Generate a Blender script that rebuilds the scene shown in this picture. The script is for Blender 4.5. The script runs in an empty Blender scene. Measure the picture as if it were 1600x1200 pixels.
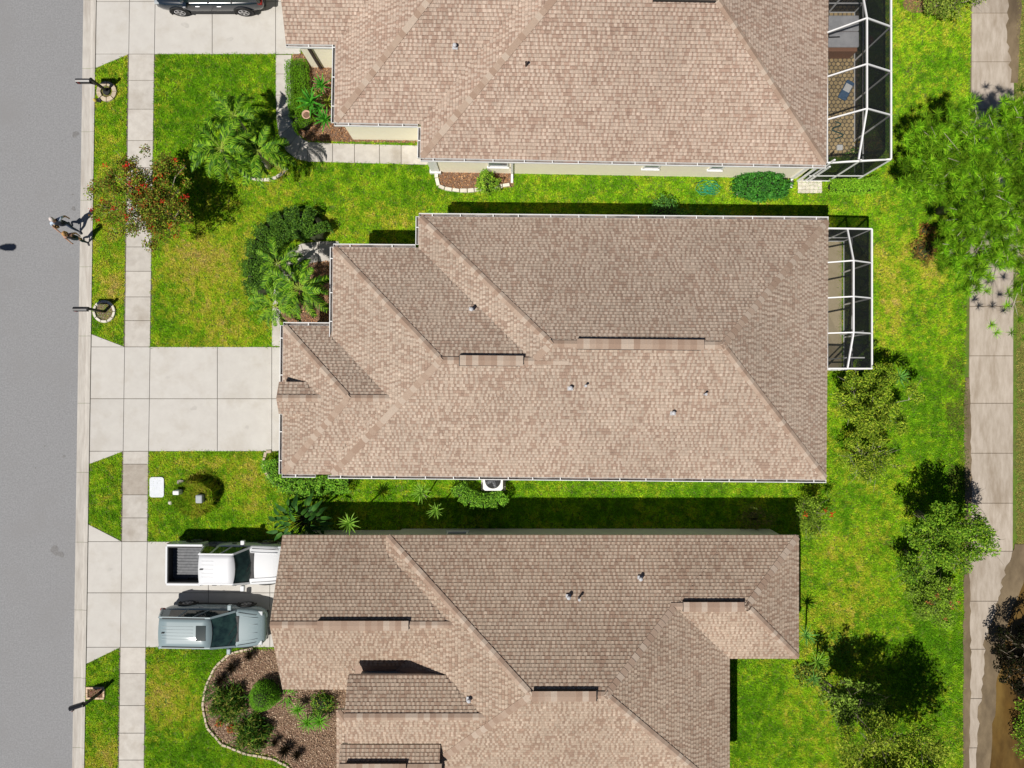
import bpy, math, random
import numpy as np
from mathutils import Vector, Matrix

random.seed(7)
rng = np.random.default_rng(11)
SC = bpy.context.scene
COL = SC.collection
R = math.radians

# ---------------------------------------------------------------- camera, sky, sun, exposure
CAM_H, FPX, CX, CY = 33.0, 1105.0, 800.0, 600.0
cd = bpy.data.cameras.new('camera')
cd.sensor_width = 36.0
cd.lens = 36.0 * FPX / 1600.0
cd.clip_start, cd.clip_end = 0.5, 1500.0
cam = bpy.data.objects.new('camera', cd)
cam.location = (0, 0, CAM_H)
COL.objects.link(cam)
SC.camera = cam

SUN_K = 0.44                                   # shadow offset per metre of height, in x and in y
SUN_EL = math.atan(1.0 / (SUN_K * math.sqrt(2)))
w = bpy.data.worlds.new('World')
SC.world = w
w.use_nodes = True
nt = w.node_tree
nt.nodes.clear()
sky = nt.nodes.new('ShaderNodeTexSky')
sky.sky_type = 'NISHITA'
sky.sun_disc = False
sky.sun_elevation = SUN_EL
sky.sun_rotation = R(225)
sky.air_density = 0.5
sky.dust_density = 0.3
bg = nt.nodes.new('ShaderNodeBackground')
bg.inputs['Strength'].default_value = 0.05
wo = nt.nodes.new('ShaderNodeOutputWorld')
nt.links.new(sky.outputs[0], bg.inputs[0])
nt.links.new(bg.outputs[0], wo.inputs[0])

sl = bpy.data.lights.new('sun', 'SUN')
sl.energy = 5.0
sl.angle = R(0.5)
sl.color = (1.0, 0.955, 0.89)
sun = bpy.data.objects.new('sun', sl)
sun.rotation_euler = Vector((SUN_K, SUN_K, -1.0)).to_track_quat('-Z', 'Y').to_euler()
sun.location = (-20, -20, 45)
COL.objects.link(sun)

SC.view_settings.view_transform = 'Standard'
SC.view_settings.look = 'None'
SC.view_settings.exposure = 0.0
SC.view_settings.gamma = 1.0
SC.view_settings.use_curve_mapping = False
SC.render.engine = 'CYCLES'
SC.cycles.max_bounces = 6
SC.cycles.transparent_max_bounces = 12

# ---------------------------------------------------------------- helpers
def at(px, py, z=0.0):
    """A place on the survey plan (drone picture pixels) at height z, in metres."""
    d = CAM_H - z
    return Vector(((px - CX) * d / FPX, (CY - py) * d / FPX, z))


def props(o, label=None, cat=None, group=None, kind=None):
    if label: o['label'] = label
    if cat: o['category'] = cat
    if group: o['group'] = group
    if kind: o['kind'] = kind
    return o


def thing(name, label, cat, loc=(0, 0, 0), rz=0.0, group=None, kind=None):
    o = bpy.data.objects.new(name, None)
    o.location = loc
    o.rotation_euler = (0, 0, rz)
    o.empty_display_size = 0.2
    COL.objects.link(o)
    return props(o, label, cat, group, kind)


def link_mesh(name, me, parent=None, loc=None):
    o = bpy.data.objects.new(name, me)
    COL.objects.link(o)
    if parent is not None: o.parent = parent
    if loc is not None: o.location = loc
    return o


def copy_tree(o, parent=None):
    c = o.copy()
    COL.objects.link(c)
    c.parent = parent
    for ch in list(o.children): copy_tree(ch, c)
    return c


def np_mesh(name, V, F, mat=None, cols=None, smooth=False):
    """V (n,3); F (m,k) ints; cols (n,3) point colours."""
    V = np.asarray(V, dtype=np.float32)
    F = np.asarray(F, dtype=np.int32)
    me = bpy.data.meshes.new(name)
    me.vertices.add(len(V))
    me.vertices.foreach_set('co', V.ravel())
    m, k = F.shape
    me.loops.add(m * k)
    me.loops.foreach_set('vertex_index', F.ravel())
    me.polygons.add(m)
    me.polygons.foreach_set('loop_start', np.arange(0, m * k, k, dtype=np.int32))
    if cols is not None:
        a = me.attributes.new('Col', 'FLOAT_COLOR', 'POINT')
        c4 = np.ones((len(V), 4), dtype=np.float32)
        c4[:, :3] = cols
        a.data.foreach_set('color', c4.ravel())
    me.update(calc_edges=True)
    if smooth:
        me.polygons.foreach_set('use_smooth', np.ones(m, dtype=bool))
    else:
        me.polygons.foreach_set('use_smooth', np.zeros(m, dtype=bool))
    if mat: me.materials.append(mat)
    return me


class MB:
    def __init__(self): self.v, self.f = [], []

    def add(self, vs, fs):
        n = len(self.v)
        self.v += [tuple(p) for p in vs]
        self.f += [tuple(i + n for i in f) for f in fs]
        return self

    def box(self, x0, x1, y0, y1, z0, z1):
        return self.add([(x0, y0, z0), (x1, y0, z0), (x1, y1, z0), (x0, y1, z0), (x0, y0, z1), (x1, y0, z1), (x1, y1, z1), (x0, y1, z1)],
                        [(3, 2, 1, 0), (4, 5, 6, 7), (0, 1, 5, 4), (1, 2, 6, 5), (2, 3, 7, 6), (3, 0, 4, 7)])

    def bar(self, a, b, wd, ht, up=(0, 0, 1)):
        a, b = Vector(a), Vector(b)
        d = (b - a).normalized()
        u = Vector(up)
        s = d.cross(u)
        if s.length < 1e-4: s = d.cross(Vector((0, 1, 0)))
        s.normalize()
        u = s.cross(d).normalized()
        s, u = s * wd / 2, u * ht / 2
        return self.add([a - s - u, a + s - u, a + s + u, a - s + u, b - s - u, b + s - u, b + s + u, b - s + u],
                        [(0, 1, 2, 3), (7, 6, 5, 4), (0, 4, 5, 1), (1, 5, 6, 2), (2, 6, 7, 3), (3, 7, 4, 0)])

    def tube(self, path, radii, n=6):
        path = [Vector(p) for p in path]
        if not hasattr(radii, '__len__'): radii = [radii] * len(path)
        rings = []
        for i, p in enumerate(path):
            d = (path[min(i + 1, len(path) - 1)] - path[max(i - 1, 0)]).normalized()
            s = d.cross(Vector((0, 0, 1)))
            if s.length < 1e-3: s = Vector((1, 0, 0))
            s.normalize()
            u = s.cross(d)
            rings.append([p + (s * math.cos(2 * math.pi * k / n) + u * math.sin(2 * math.pi * k / n)) * radii[i] for k in range(n)])
        vs = [q for r in rings for q in r]
        fs = []
        for i in range(len(path) - 1):
            for k in range(n):
                fs.append((i * n + k, i * n + (k + 1) % n, (i + 1) * n + (k + 1) % n, (i + 1) * n + k))
        fs.append(tuple(reversed(range(n))))
        fs.append(tuple((len(path) - 1) * n + k for k in range(n)))
        return self.add(vs, fs)

    def prism(self, poly, z0, z1, top_inset=0.0):
        n = len(poly)
        c = Vector((sum(p[0] for p in poly) / n, sum(p[1] for p in poly) / n))
        a = sum(poly[i][0] * poly[(i + 1) % n][1] - poly[(i + 1) % n][0] * poly[i][1] for i in range(n))
        if a < 0: poly = list(reversed(poly))
        top = []
        for p in poly:
            v = Vector(p[:2]) - c
            top.append(c + v * max(0.0, 1 - top_inset / max(v.length, 1e-6)))
        vs = [(p[0], p[1], z0) for p in poly] + [(p[0], p[1], z1) for p in top]
        fs = [tuple(reversed(range(n))), tuple(range(n, 2 * n))] + [(i, (i + 1) % n, n + (i + 1) % n, n + i) for i in range(n)]
        return self.add(vs, fs)

    def lathe(self, prof, n=12, c=(0, 0, 0)):
        vs = [(c[0] + r * math.cos(2 * math.pi * k / n), c[1] + r * math.sin(2 * math.pi * k / n), c[2] + z) for r, z in prof for k in range(n)]
        fs = [(i * n + k, i * n + (k + 1) % n, (i + 1) * n + (k + 1) % n, (i + 1) * n + k) for i in range(len(prof) - 1) for k in range(n)]
        fs.append(tuple(reversed(range(n))))
        fs.append(tuple((len(prof) - 1) * n + k for k in range(n)))
        return self.add(vs, fs)

    def mesh(self, name, mat, smooth=False):
        me = bpy.data.meshes.new(name)
        me.from_pydata(self.v, [], self.f)
        me.update()
        if smooth:
            for p in me.polygons: p.use_smooth = True
        if mat: me.materials.append(mat)
        return me

    def build(self, name, mat, parent=None, smooth=False, bevel=0.0, subsurf=0, loc=None):
        o = link_mesh(name, self.mesh(name, mat, smooth), parent, loc)
        if bevel:
            m = o.modifiers.new('bevel', 'BEVEL')
            m.width, m.segments, m.limit_method = bevel, 2, 'ANGLE'
        if subsurf:
            m = o.modifiers.new('subsurf', 'SUBSURF')
            m.levels = m.render_levels = subsurf
        return o


def mat(name, c1, c2=None, scale=4.0, rough=0.85, spec=0.3, metal=0.0, bump=0.0, bscale=None, attr=False, stretch=None, c3=None, scale3=0.4,
        trans=0.0, obj_random=0.0, alpha=1.0, coat=0.0):
    m = bpy.data.materials.new(name)
    m.use_nodes = True
    t = m.node_tree
    b = t.nodes['Principled BSDF']
    b.inputs['Roughness'].default_value = rough
    b.inputs['Specular IOR Level'].default_value = spec
    b.inputs['Metallic'].default_value = metal
    b.inputs['Coat Weight'].default_value = coat
    N, L = t.nodes.new, t.links.new
    geo = N('ShaderNodeNewGeometry')
    src = geo.outputs['Position']
    if stretch:
        mp = N('ShaderNodeMapping')
        mp.inputs['Scale'].default_value = stretch
        L(src, mp.inputs['Vector'])
        src = mp.outputs[0]

    def noise(sc, detail=4.0):
        n = N('ShaderNodeTexNoise')
        n.inputs['Scale'].default_value = sc
        n.inputs['Detail'].default_value = detail
        n.inputs['Roughness'].default_value = 0.65
        L(src, n.inputs['Vector'])
        return n.outputs[0]

    def ramp(v, lo=0.35, hi=0.65):
        r = N('ShaderNodeMapRange')
        r.inputs['From Min'].default_value, r.inputs['From Max'].default_value = lo, hi
        L(v, r.inputs['Value'])
        return r.outputs[0]

    def mix(f, a, bb, mode='MIX'):
        x = N('ShaderNodeMix')
        x.data_type = 'RGBA'
        x.blend_type = mode
        for s, val in (('A', a), ('B', bb)):
            i = [q for q in x.inputs if q.name == s and q.type == 'RGBA'][0]
            if isinstance(val, tuple): i.default_value = (*val, 1)
            else: L(val, i)
        fi = [q for q in x.inputs if q.name == 'Factor' and q.type == 'VALUE'][0]
        if isinstance(f, float): fi.default_value = f
        else: L(f, fi)
        return [q for q in x.outputs if q.type == 'RGBA'][0]

    col = None
    if attr:
        a = N('ShaderNodeAttribute')
        a.attribute_name = 'Col'
        col = a.outputs['Color']
        if c2 is not None:
            col = mix(1.0, col, mix(ramp(noise(scale)), c1, c2), 'MULTIPLY')
    elif c2 is not None:
        col = mix(ramp(noise(scale)), c1, c2)
    if c3 is not None:
        col = mix(ramp(noise(scale3, 5.0), 0.5, 0.75), col, c3)
    if obj_random:
        oi = N('ShaderNodeObjectInfo')
        r = N('ShaderNodeMapRange')
        r.inputs['To Min'].default_value, r.inputs['To Max'].default_value = 1 - obj_random, 1 + obj_random
        L(oi.outputs['Random'], r.inputs['Value'])
        cb = N('ShaderNodeCombineColor')
        for i in range(3): L(r.outputs[0], cb.inputs[i])
        col = mix(1.0, col if col is not None else c1, cb.outputs[0], 'MULTIPLY')
    if col is None: b.inputs['Base Color'].default_value = (*c1, 1)
    else: L(col, b.inputs['Base Color'])
    if bump:
        bn = N('ShaderNodeBump')
        bn.inputs['Strength'].default_value = bump
        bn.inputs['Distance'].default_value = 0.02
        L(noise(bscale or scale * 4), bn.inputs['Height'])
        L(bn.outputs[0], b.inputs['Normal'])
    out = t.nodes['Material Output']
    sh = b.outputs[0]
    if trans:
        tr = N('ShaderNodeBsdfTranslucent')
        if col is None: tr.inputs[0].default_value = (*c1, 1)
        else: L(col, tr.inputs[0])
        ms = N('ShaderNodeMixShader')
        ms.inputs[0].default_value = trans
        L(sh, ms.inputs[1]); L(tr.outputs[0], ms.inputs[2])
        sh = ms.outputs[0]
    if alpha < 1:
        tp = N('ShaderNodeBsdfTransparent')
        ms = N('ShaderNodeMixShader')
        ms.inputs[0].default_value = alpha
        L(tp.outputs[0], ms.inputs[1]); L(sh, ms.inputs[2])
        sh = ms.outputs[0]
    L(sh, out.inputs['Surface'])
    return m


M = {}
M['ground'] = mat('ground_soil', (0.07, 0.14, 0.012), (0.13, 0.19, 0.02), scale=6, bump=0.4, c3=(0.11, 0.09, 0.035), scale3=0.5)
M['grass'] = mat('grass_blades', (1, 1, 1), attr=True, rough=0.8, spec=0.05, trans=0.12)
M['asphalt'] = mat('asphalt', (0.218, 0.219, 0.225), (0.282, 0.283, 0.289), scale=14, rough=0.95, spec=0.15, bump=0.35, bscale=60, c3=(0.238, 0.236, 0.238), scale3=0.35)
M['stain'] = mat('oil_stain', (0.155, 0.152, 0.152), (0.22, 0.217, 0.215), scale=14, rough=0.8)
M['concrete'] = mat('concrete', (0.50, 0.478, 0.445), (0.535, 0.515, 0.48), scale=1.7, rough=0.9, spec=0.2, bump=0.12, bscale=40, c3=(0.455, 0.425, 0.38), scale3=0.9, obj_random=0.03)
M['sidewalk'] = mat('sidewalk_concrete', (0.46, 0.43, 0.39), (0.53, 0.50, 0.455), scale=2.5, rough=0.9, spec=0.2, bump=0.12, bscale=40, c3=(0.37, 0.33, 0.28), scale3=0.8, obj_random=0.07)
M['old_slab'] = mat('old_slab', (0.33, 0.29, 0.245), (0.40, 0.36, 0.31), scale=4, rough=0.9, bump=0.15, bscale=40)
M['curb'] = mat('curb_concrete', (0.43, 0.40, 0.36), (0.53, 0.50, 0.455), scale=3.0, rough=0.9, spec=0.2, bump=0.15, bscale=30, c3=(0.36, 0.32, 0.28), scale3=1.0, stretch=(3.0, 0.35, 1), obj_random=0.04)
M['path'] = mat('weathered_concrete', (0.36, 0.305, 0.245), (0.46, 0.40, 0.335), scale=3.0, rough=0.9, spec=0.2, bump=0.15, bscale=30, c3=(0.25, 0.195, 0.14), scale3=0.8, stretch=(1.6, 0.4, 1), obj_random=0.05)
M['joint'] = mat('joint_dirt', (0.12, 0.10, 0.08), (0.17, 0.15, 0.12), scale=8)
M['shingle'] = mat('roof_shingle', (0.86, 0.86, 0.86), (1.1, 1.1, 1.1), scale=18, attr=True, rough=0.95, spec=0.1, bump=0.2, bscale=90)
M['deck'] = mat('roof_underlay', (0.30, 0.21, 0.16), (0.36, 0.26, 0.20), scale=12)
CAPC = [(0.41, 0.31, 0.24), (0.34, 0.24, 0.18), (0.47, 0.38, 0.305), (0.375, 0.275, 0.21)]
CAPM = [mat('cap_shingle', c, tuple(k * 0.85 for k in c), scale=20, rough=0.95, spec=0.1) for c in CAPC]
M['wall'] = mat('cream_stucco', (0.90, 0.83, 0.66), (0.92, 0.86, 0.70), scale=3, bump=0.1, bscale=50)
M['wall_shade_grey'] = mat('shade_tinted_stucco', (0.40, 0.43, 0.39), (0.44, 0.47, 0.43), scale=3, bump=0.15, bscale=50)  # greenish tint of a wall in shade, put into the stucco colour
M['white'] = mat('white_paint', (0.78, 0.78, 0.77), (0.72, 0.72, 0.70), scale=5, rough=0.5)
M['fascia'] = mat('fascia_paint', (0.60, 0.54, 0.45), (0.55, 0.49, 0.41), scale=3, rough=0.6)
M['dirt_shade'] = mat('gutter_dirt_and_shade', (0.09, 0.075, 0.065), (0.30, 0.27, 0.25), scale=1.8, rough=0.7, c3=(0.20, 0.09, 0.05), scale3=0.9)  # debris colour, darkened further to paint the shade inside the gutter
M['alu'] = mat('white_aluminium', (0.80, 0.80, 0.80), (0.76, 0.76, 0.76), scale=5, rough=0.4)
M['screen'] = mat('insect_screen', (0.012, 0.014, 0.016), rough=0.7, spec=0.2, alpha=0.56)
def slant_screen():
    m = M['screen']
    t = m.node_tree
    mixn = [n for n in t.nodes if n.type == 'MIX_SHADER'][0]
    lw = t.nodes.new('ShaderNodeLayerWeight')
    lw.inputs['Blend'].default_value = 0.5
    mr = t.nodes.new('ShaderNodeMapRange')
    mr.inputs['To Min'].default_value, mr.inputs['To Max'].default_value = 0.30, 0.97
    t.links.new(lw.outputs['Facing'], mr.inputs['Value'])
    t.links.new(mr.outputs[0], mixn.inputs[0])
slant_screen()
M['lead'] = mat('vent_metal', (0.5, 0.51, 0.53), (0.42, 0.42, 0.44), scale=9, rough=0.45)
M['dark_pipe'] = mat('brown_pipe', (0.05, 0.035, 0.03), (0.07, 0.05, 0.04))
M['black'] = mat('black_paint', (0.012, 0.012, 0.013), (0.02, 0.02, 0.02), rough=0.5)
M['mulch_soil'] = mat('mulch_soil', (0.15, 0.088, 0.055), (0.21, 0.13, 0.085), scale=12, bump=0.5)
M['mulch'] = mat('mulch_chips', (0.9, 0.9, 0.9), (1.1, 1.1, 1.1), attr=True, rough=0.95)
M['leaf'] = mat('leaves', (1.5, 1.55, 0.85), (2.1, 2.15, 1.1), scale=2.5, attr=True, rough=0.7, spec=0.1, trans=0.22)
M['gloss_leaf'] = mat('glossy_leaves', (1.1, 1.25, 0.7), (1.7, 1.85, 1.0), scale=2.5, attr=True, rough=0.55, spec=0.14, trans=0.15)
M['bark'] = mat('bark', (0.20, 0.165, 0.125), (0.30, 0.25, 0.19), scale=9, bump=0.5)
M['pale_bark'] = mat('pale_bark', (0.36, 0.31, 0.24), (0.45, 0.40, 0.32), scale=9, bump=0.3)
M['stone'] = mat('edging_stone', (0.42, 0.34, 0.25), (0.56, 0.47, 0.35), scale=6, rough=0.9, bump=0.3, obj_random=0.13)
M['stone_w'] = mat('pale_edging_stone', (0.60, 0.55, 0.46), (0.70, 0.66, 0.57), scale=6, rough=0.9, bump=0.3, obj_random=0.13)
M['brick'] = mat('mailbox_brick', (0.55, 0.38, 0.25), (0.62, 0.47, 0.33), scale=9, rough=0.9, obj_random=0.12)
M['gravel'] = mat('gravel_fill', (0.9, 0.9, 0.9), (1.1, 1.1, 1.1), attr=True, rough=0.9)
M['paver'] = mat('tan_paver', (0.85, 0.85, 0.85), (1.1, 1.1, 1.1), scale=14, attr=True, rough=0.9, bump=0.2)
M['mud'] = mat('mud', (0.13, 0.095, 0.055), (0.22, 0.165, 0.10), scale=1.3, rough=0.75, bump=0.4, bscale=6, c3=(0.09, 0.065, 0.04), scale3=0.7, stretch=(1, 0.5, 1))
M['water'] = mat('muddy_water', (0.065, 0.038, 0.012), (0.125, 0.07, 0.018), scale=1.6, rough=0.35, spec=0.25, stretch=(1, 0.35, 1), c3=(0.19, 0.12, 0.035), scale3=0.5)
M['tyre'] = mat('tyre_rubber', (0.015, 0.015, 0.016), rough=0.8)
M['rim'] = mat('alloy_rim', (0.6, 0.6, 0.62), (0.5, 0.5, 0.52), metal=0.8, rough=0.35)
M['truck_paint'] = mat('white_car_paint', (0.66, 0.67, 0.69), rough=0.5, spec=0.3, coat=0.5)
M['suv_paint'] = mat('pale_blue_car_paint', (0.22, 0.285, 0.305), rough=0.45, spec=0.3, metal=0.0, coat=0.5)
M['dark_paint'] = mat('dark_blue_car_paint', (0.012, 0.02, 0.032), rough=0.22, spec=0.5, coat=0.8)
M['glass'] = mat('car_glass', (0.015, 0.028, 0.030), rough=0.05, spec=0.6)
M['teal_glass'] = mat('windscreen_glass', (0.028, 0.06, 0.055), (0.008, 0.018, 0.022), scale=2.2, rough=0.08, spec=0.5)
M['trim'] = mat('black_trim', (0.02, 0.02, 0.021), (0.03, 0.03, 0.03), rough=0.6)
M['liner'] = mat('bed_liner', (0.10, 0.105, 0.115), (0.15, 0.155, 0.165), scale=6, rough=0.6)
M['red_lamp'] = mat('tail_lamp', (0.26, 0.012, 0.01), rough=0.5, spec=0.15)
M['clear_lamp'] = mat('head_lamp', (0.36, 0.39, 0.41), rough=0.4, spec=0.3)
M['window'] = mat('window_glass', (0.10, 0.12, 0.14), (0.16, 0.18, 0.20), scale=2, rough=0.08, spec=0.6)
M['lid'] = mat('utility_lid', (0.60, 0.63, 0.68), (0.66, 0.69, 0.73), scale=5, rough=0.6)
M['grey'] = mat('grey_plastic', (0.33, 0.36, 0.37), (0.38, 0.41, 0.42), rough=0.6)

# ---------------------------------------------------------------- numeric helpers
def in_poly(P, poly):
    x, y = P[:, 0], P[:, 1]
    c = np.zeros(len(P), bool)
    n = len(poly)
    for i in range(n):
        x0, y0 = poly[i][0], poly[i][1]
        x1, y1 = poly[(i + 1) % n][0], poly[(i + 1) % n][1]
        if y0 == y1: continue
        hit = ((y0 > y) != (y1 > y)) & (x < (x1 - x0) * (y - y0) / (y1 - y0) + x0)
        c ^= hit
    return c


def vnoise(x, y, s, seed):
    g = np.random.default_rng(seed).random((64, 64))
    u, v = x / s, y / s
    i, j = np.floor(u).astype(int), np.floor(v).astype(int)
    fu, fv = u - i, v - j
    fu, fv = fu * fu * (3 - 2 * fu), fv * fv * (3 - 2 * fv)
    q = lambda a, b: g[a % 64, b % 64]
    return (q(i, j) * (1 - fu) + q(i + 1, j) * fu) * (1 - fv) + (q(i, j + 1) * (1 - fu) + q(i + 1, j + 1) * fu) * fv


def fbm(x, y, s, seed):
    return vnoise(x, y, s, seed) * 0.55 + vnoise(x, y, s / 2.3, seed + 1) * 0.28 + vnoise(x, y, s / 5.1, seed + 2) * 0.17


def W(poly, z=0.0):
    return [(at(x, y, z).x, at(x, y, z).y) for x, y in poly]


def unit(a): return a / np.maximum(np.linalg.norm(a, axis=1, keepdims=True), 1e-9)


def leaf_quads(P, size, cols, flat=0.5, aspect=0.5, D=None, fold=0.0):
    """Diamond leaves at P (n,3): size (n,) long, random direction, normals leaning up by flat."""
    n = len(P)
    nrm = rng.normal(size=(n, 3))
    nrm[:, 2] = np.abs(nrm[:, 2]) + flat * 2
    nrm = unit(nrm)
    t = rng.normal(size=(n, 3)) if D is None else D
    t = unit(t - nrm * np.sum(t * nrm, axis=1, keepdims=True))
    b = np.cross(nrm, t)
    s = size[:, None]
    V = np.stack([P - t * s * 0.5, P + b * s * aspect * 0.5 + nrm * s * fold, P + t * s * 0.5, P - b * s * aspect * 0.5 + nrm * s * fold], 1).reshape(-1, 3)
    F = np.arange(4 * n).reshape(-1, 4)
    return V, F, np.repeat(cols, 4, axis=0)


def pick(pal, n, jitter=0.18):
    pal = np.array(pal)
    c = pal[rng.integers(0, len(pal), n)]
    return c * (1 + rng.normal(size=(n, 1)) * jitter).clip(0.4, 1.7)

# ---------------------------------------------------------------- ground, road, curb, pavements
g = MB()
g.add([(-350, -350, 0), (350, -350, 0), (350, 350, 0), (-350, 350, 0)], [(0, 1, 2, 3)])
props(g.build('ground', M['ground']), 'green lawn ground running under the houses and trees', 'ground', kind='structure')

def xl(y, x0, x1):  # a line on the plan that runs from (x0, 0) to (x1, 1200)
    return x0 + (x1 - x0) * y / 1200.0

road = MB()
pa, pb = at(xl(-2400, 130.5, 113), -2400), at(xl(3600, 130.5, 113), 3600)
road.prism([(pa.x - 9.5, pa.y), (pa.x, pa.y), (pb.x, pb.y), (pb.x - 9.5, pb.y)], -0.05, 0.008)
rd = props(road.build('road', M['asphalt']), 'grey asphalt road running past the driveways', 'road', kind='structure')

def blob(px, py, r, n=14, ry=None, seed=0):
    rr = random.Random(seed)
    ry = ry or r
    ph = [rr.random() * 6.28 for _ in range(3)]
    out = []
    for k in range(n):
        a = 2 * math.pi * k / n
        q = 1 + 0.18 * math.sin(2 * a + ph[0]) + 0.13 * math.sin(3 * a + ph[1]) + 0.1 * rr.uniform(-1, 1)
        out.append((px + r * q * math.cos(a), py + ry * q * math.sin(a)))
    return out

for i, (px, py, r) in enumerate([(86, 860, 7), (95, 866, 5), (115, 326, 3.2), (114, 304, 1.6), (100, 713, 2.2), (70, 697, 1.3), (56, 731, 1.2), (46, 180, 1.2), (97, 220, 1.0), (118, 210, 5)]):
    s = MB()
    p = W(blob(px, py, r, seed=i))
    s.add([(x, y, 0.0125 + 0.001 * (i % 3)) for x, y in p], [tuple(reversed(range(len(p))))])
    s.build('oil_stain', M['stain'], rd)

curb = thing('curb', 'pale concrete curb and gutter between road and grass verge', 'curb', kind='structure')
cy = [-110, 0, 107, 206, 313, 417, 525, 630, 738, 847, 953, 1059, 1168, 1280]
for i in range(len(cy) - 1):
    c = MB()
    y0, y1 = cy[i] + 0.22, cy[i + 1] - 0.22
    vs = []
    for y in (y0, y1):
        a, b = at(xl(y, 130.5, 113), y), at(xl(y, 151, 132.3), y)
        for f, z in ((0, -0.05), (0, 0.012), (0.06, 0.014), (0.60, 0.004), (0.68, 0.03), (0.80, 0.052), (1.0, 0.05), (1.0, -0.05)):
            q = a.lerp(b, f)
            vs.append((q.x, q.y, z))
    n = 8
    c.add(vs, [(k, n + k, n + (k + 1) % n, (k + 1) % n) for k in range(n)] + [tuple(range(n)), tuple(reversed(range(n, 2 * n)))])
    c.build('curb_section', M['curb'], curb)


def shrink(poly, d):
    """Move the edges of a convex polygon in by d metres (world coordinates)."""
    n = len(poly)
    a = sum(poly[i][0] * poly[(i + 1) % n][1] - poly[(i + 1) % n][0] * poly[i][1] for i in range(n))
    s = 1 if a > 0 else -1
    out = []
    for i in range(n):
        p0, p1, p2 = Vector(poly[i - 1]), Vector(poly[i]), Vector(poly[(i + 1) % n])
        e0, e1 = (p1 - p0).normalized(), (p2 - p1).normalized()
        n0, n1 = Vector((-e0.y, e0.x)) * s, Vector((-e1.y, e1.x)) * s
        m = (n0 + n1)
        m = m / max(m.length_squared, 0.3) * 2
        out.append((p1.x + m.x * d, p1.y + m.y * d))
    return out


def slab(parent, poly, m, z=0.035, gap=0.009, name='slab'):
    b = MB()
    b.prism(shrink(W(poly), gap), -0.04, z, top_inset=0.006)
    return b.build(name, m, parent)


def bed_sheet(name, poly, z, m, **k):
    s = MB()
    p = W(poly)
    a = sum(p[i][0] * p[(i + 1) % len(p)][1] - p[(i + 1) % len(p)][0] * p[i][1] for i in range(len(p)))
    if a < 0: p = p[::-1]
    s.add([(x, y, z) for x, y in p], [tuple(range(len(p)))])
    return props(s.build(name, m), **k)

sl_, sr_ = lambda y: xl(y, 203, 186), lambda y: xl(y, 243, 225.5)
ve_ = lambda y: xl(y, 151.5, 133)
walk = bed_sheet('sidewalk', [(sl_(-110) - 2.2, -110), (sr_(-110) + 1, -110), (sr_(1290) + 1, 1290), (sl_(1290) - 2.2, 1290)], 0.006, M['joint'],
                 label='pale concrete sidewalk of square slabs beside the road verge', cat='sidewalk', kind='structure')
sy = [-110, -75, 3, 85, 126, 171, 220, 262, 304, 345, 386, 424, 464, 501, 542, 623, 705, 725, 773, 809, 846, 926, 1011, 1052, 1102, 1145, 1187, 1230, 1272]
for i in range(len(sy) - 1):
    y0, y1 = sy[i], sy[i + 1]
    o = slab(walk, [(sl_(y0), y0), (sr_(y0), y0), (sr_(y1), y1), (sl_(y1), y1)], M['old_slab'] if y0 == 725 else M['sidewalk'] if not (y0 in (-75, 3, 542, 623, 846, 926)) else M['concrete'])
DRIVES = []
def driveway(label, cols, rows, taper_top, taper_bot, extra=()):
    """cols: x joints right of the sidewalk; rows: y joints."""
    y0, y1 = rows[0], rows[-1]
    tops, bots = taper_top or y0, taper_bot or y1
    out = [(ve_(tops), tops), (sl_(y0), y0), (cols[-1], y0), (cols[-1], y1), (sl_(y1), y1), (ve_(bots), bots)]
    d = bed_sheet('driveway', out, 0.004, M['joint'], label=label, cat='driveway', kind='structure')
    DRIVES.append(out)
    for a, b in zip(rows[:-1], rows[1:]):
        xs = [(lambda y: ve_(y)), sl_], [sr_] + [(lambda y, c=c: c) for c in cols]
        slab(d, [(ve_(a), a), (sl_(a), a), (sl_(b), b), (ve_(b), b)], M['concrete'])
        e = [sr_] + [(lambda y, c=c: c) for c in cols]
        for f0, f1 in zip(e[:-1], e[1:]):
            slab(d, [(f0(a), a), (f1(a), a), (f1(b), b), (f0(b), b)], M['concrete'])
    if taper_top: slab(d, [(ve_(tops), tops), (sl_(y0), y0), (ve_(y0), y0)], M['concrete'])
    if taper_bot: slab(d, [(ve_(y1), y1), (sl_(y1), y1), (ve_(bots), bots)], M['concrete'])
    return d
driveway('concrete driveway under the dark blue car', [332, 431, 470], [-75, 3, 85], -97, 107)
driveway('empty pale concrete driveway in front of the middle house', [340, 425, 455], [542, 623, 705], 522, 725)
driveway('concrete driveway under the white pickup and pale blue car', [326, 422, 450], [846, 926, 1011], 819, 1037)

M['faint_stain'] = mat('faint_stain', (0.44, 0.42, 0.39), (0.50, 0.48, 0.445), scale=9, rough=0.9)
for i, (px, py, r_) in enumerate([(303, 638, 5), (262, 590, 3), (386, 668, 4), (290, 40, 6), (360, 62, 5), (172, 890, 4), (262, 900, 4), (300, 700, 2)]):
    q = W(blob(px, py, r_, seed=40 + i, ry=r_ * 0.7))
    b = MB(); b.add([(x, y, 0.0385) for x, y in q], [tuple(reversed(range(len(q))))])
    b.build('stain', M['faint_stain'], bpy.data.objects['driveway' if py < 100 else 'driveway.001' if py < 720 else 'driveway.002'])
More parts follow.
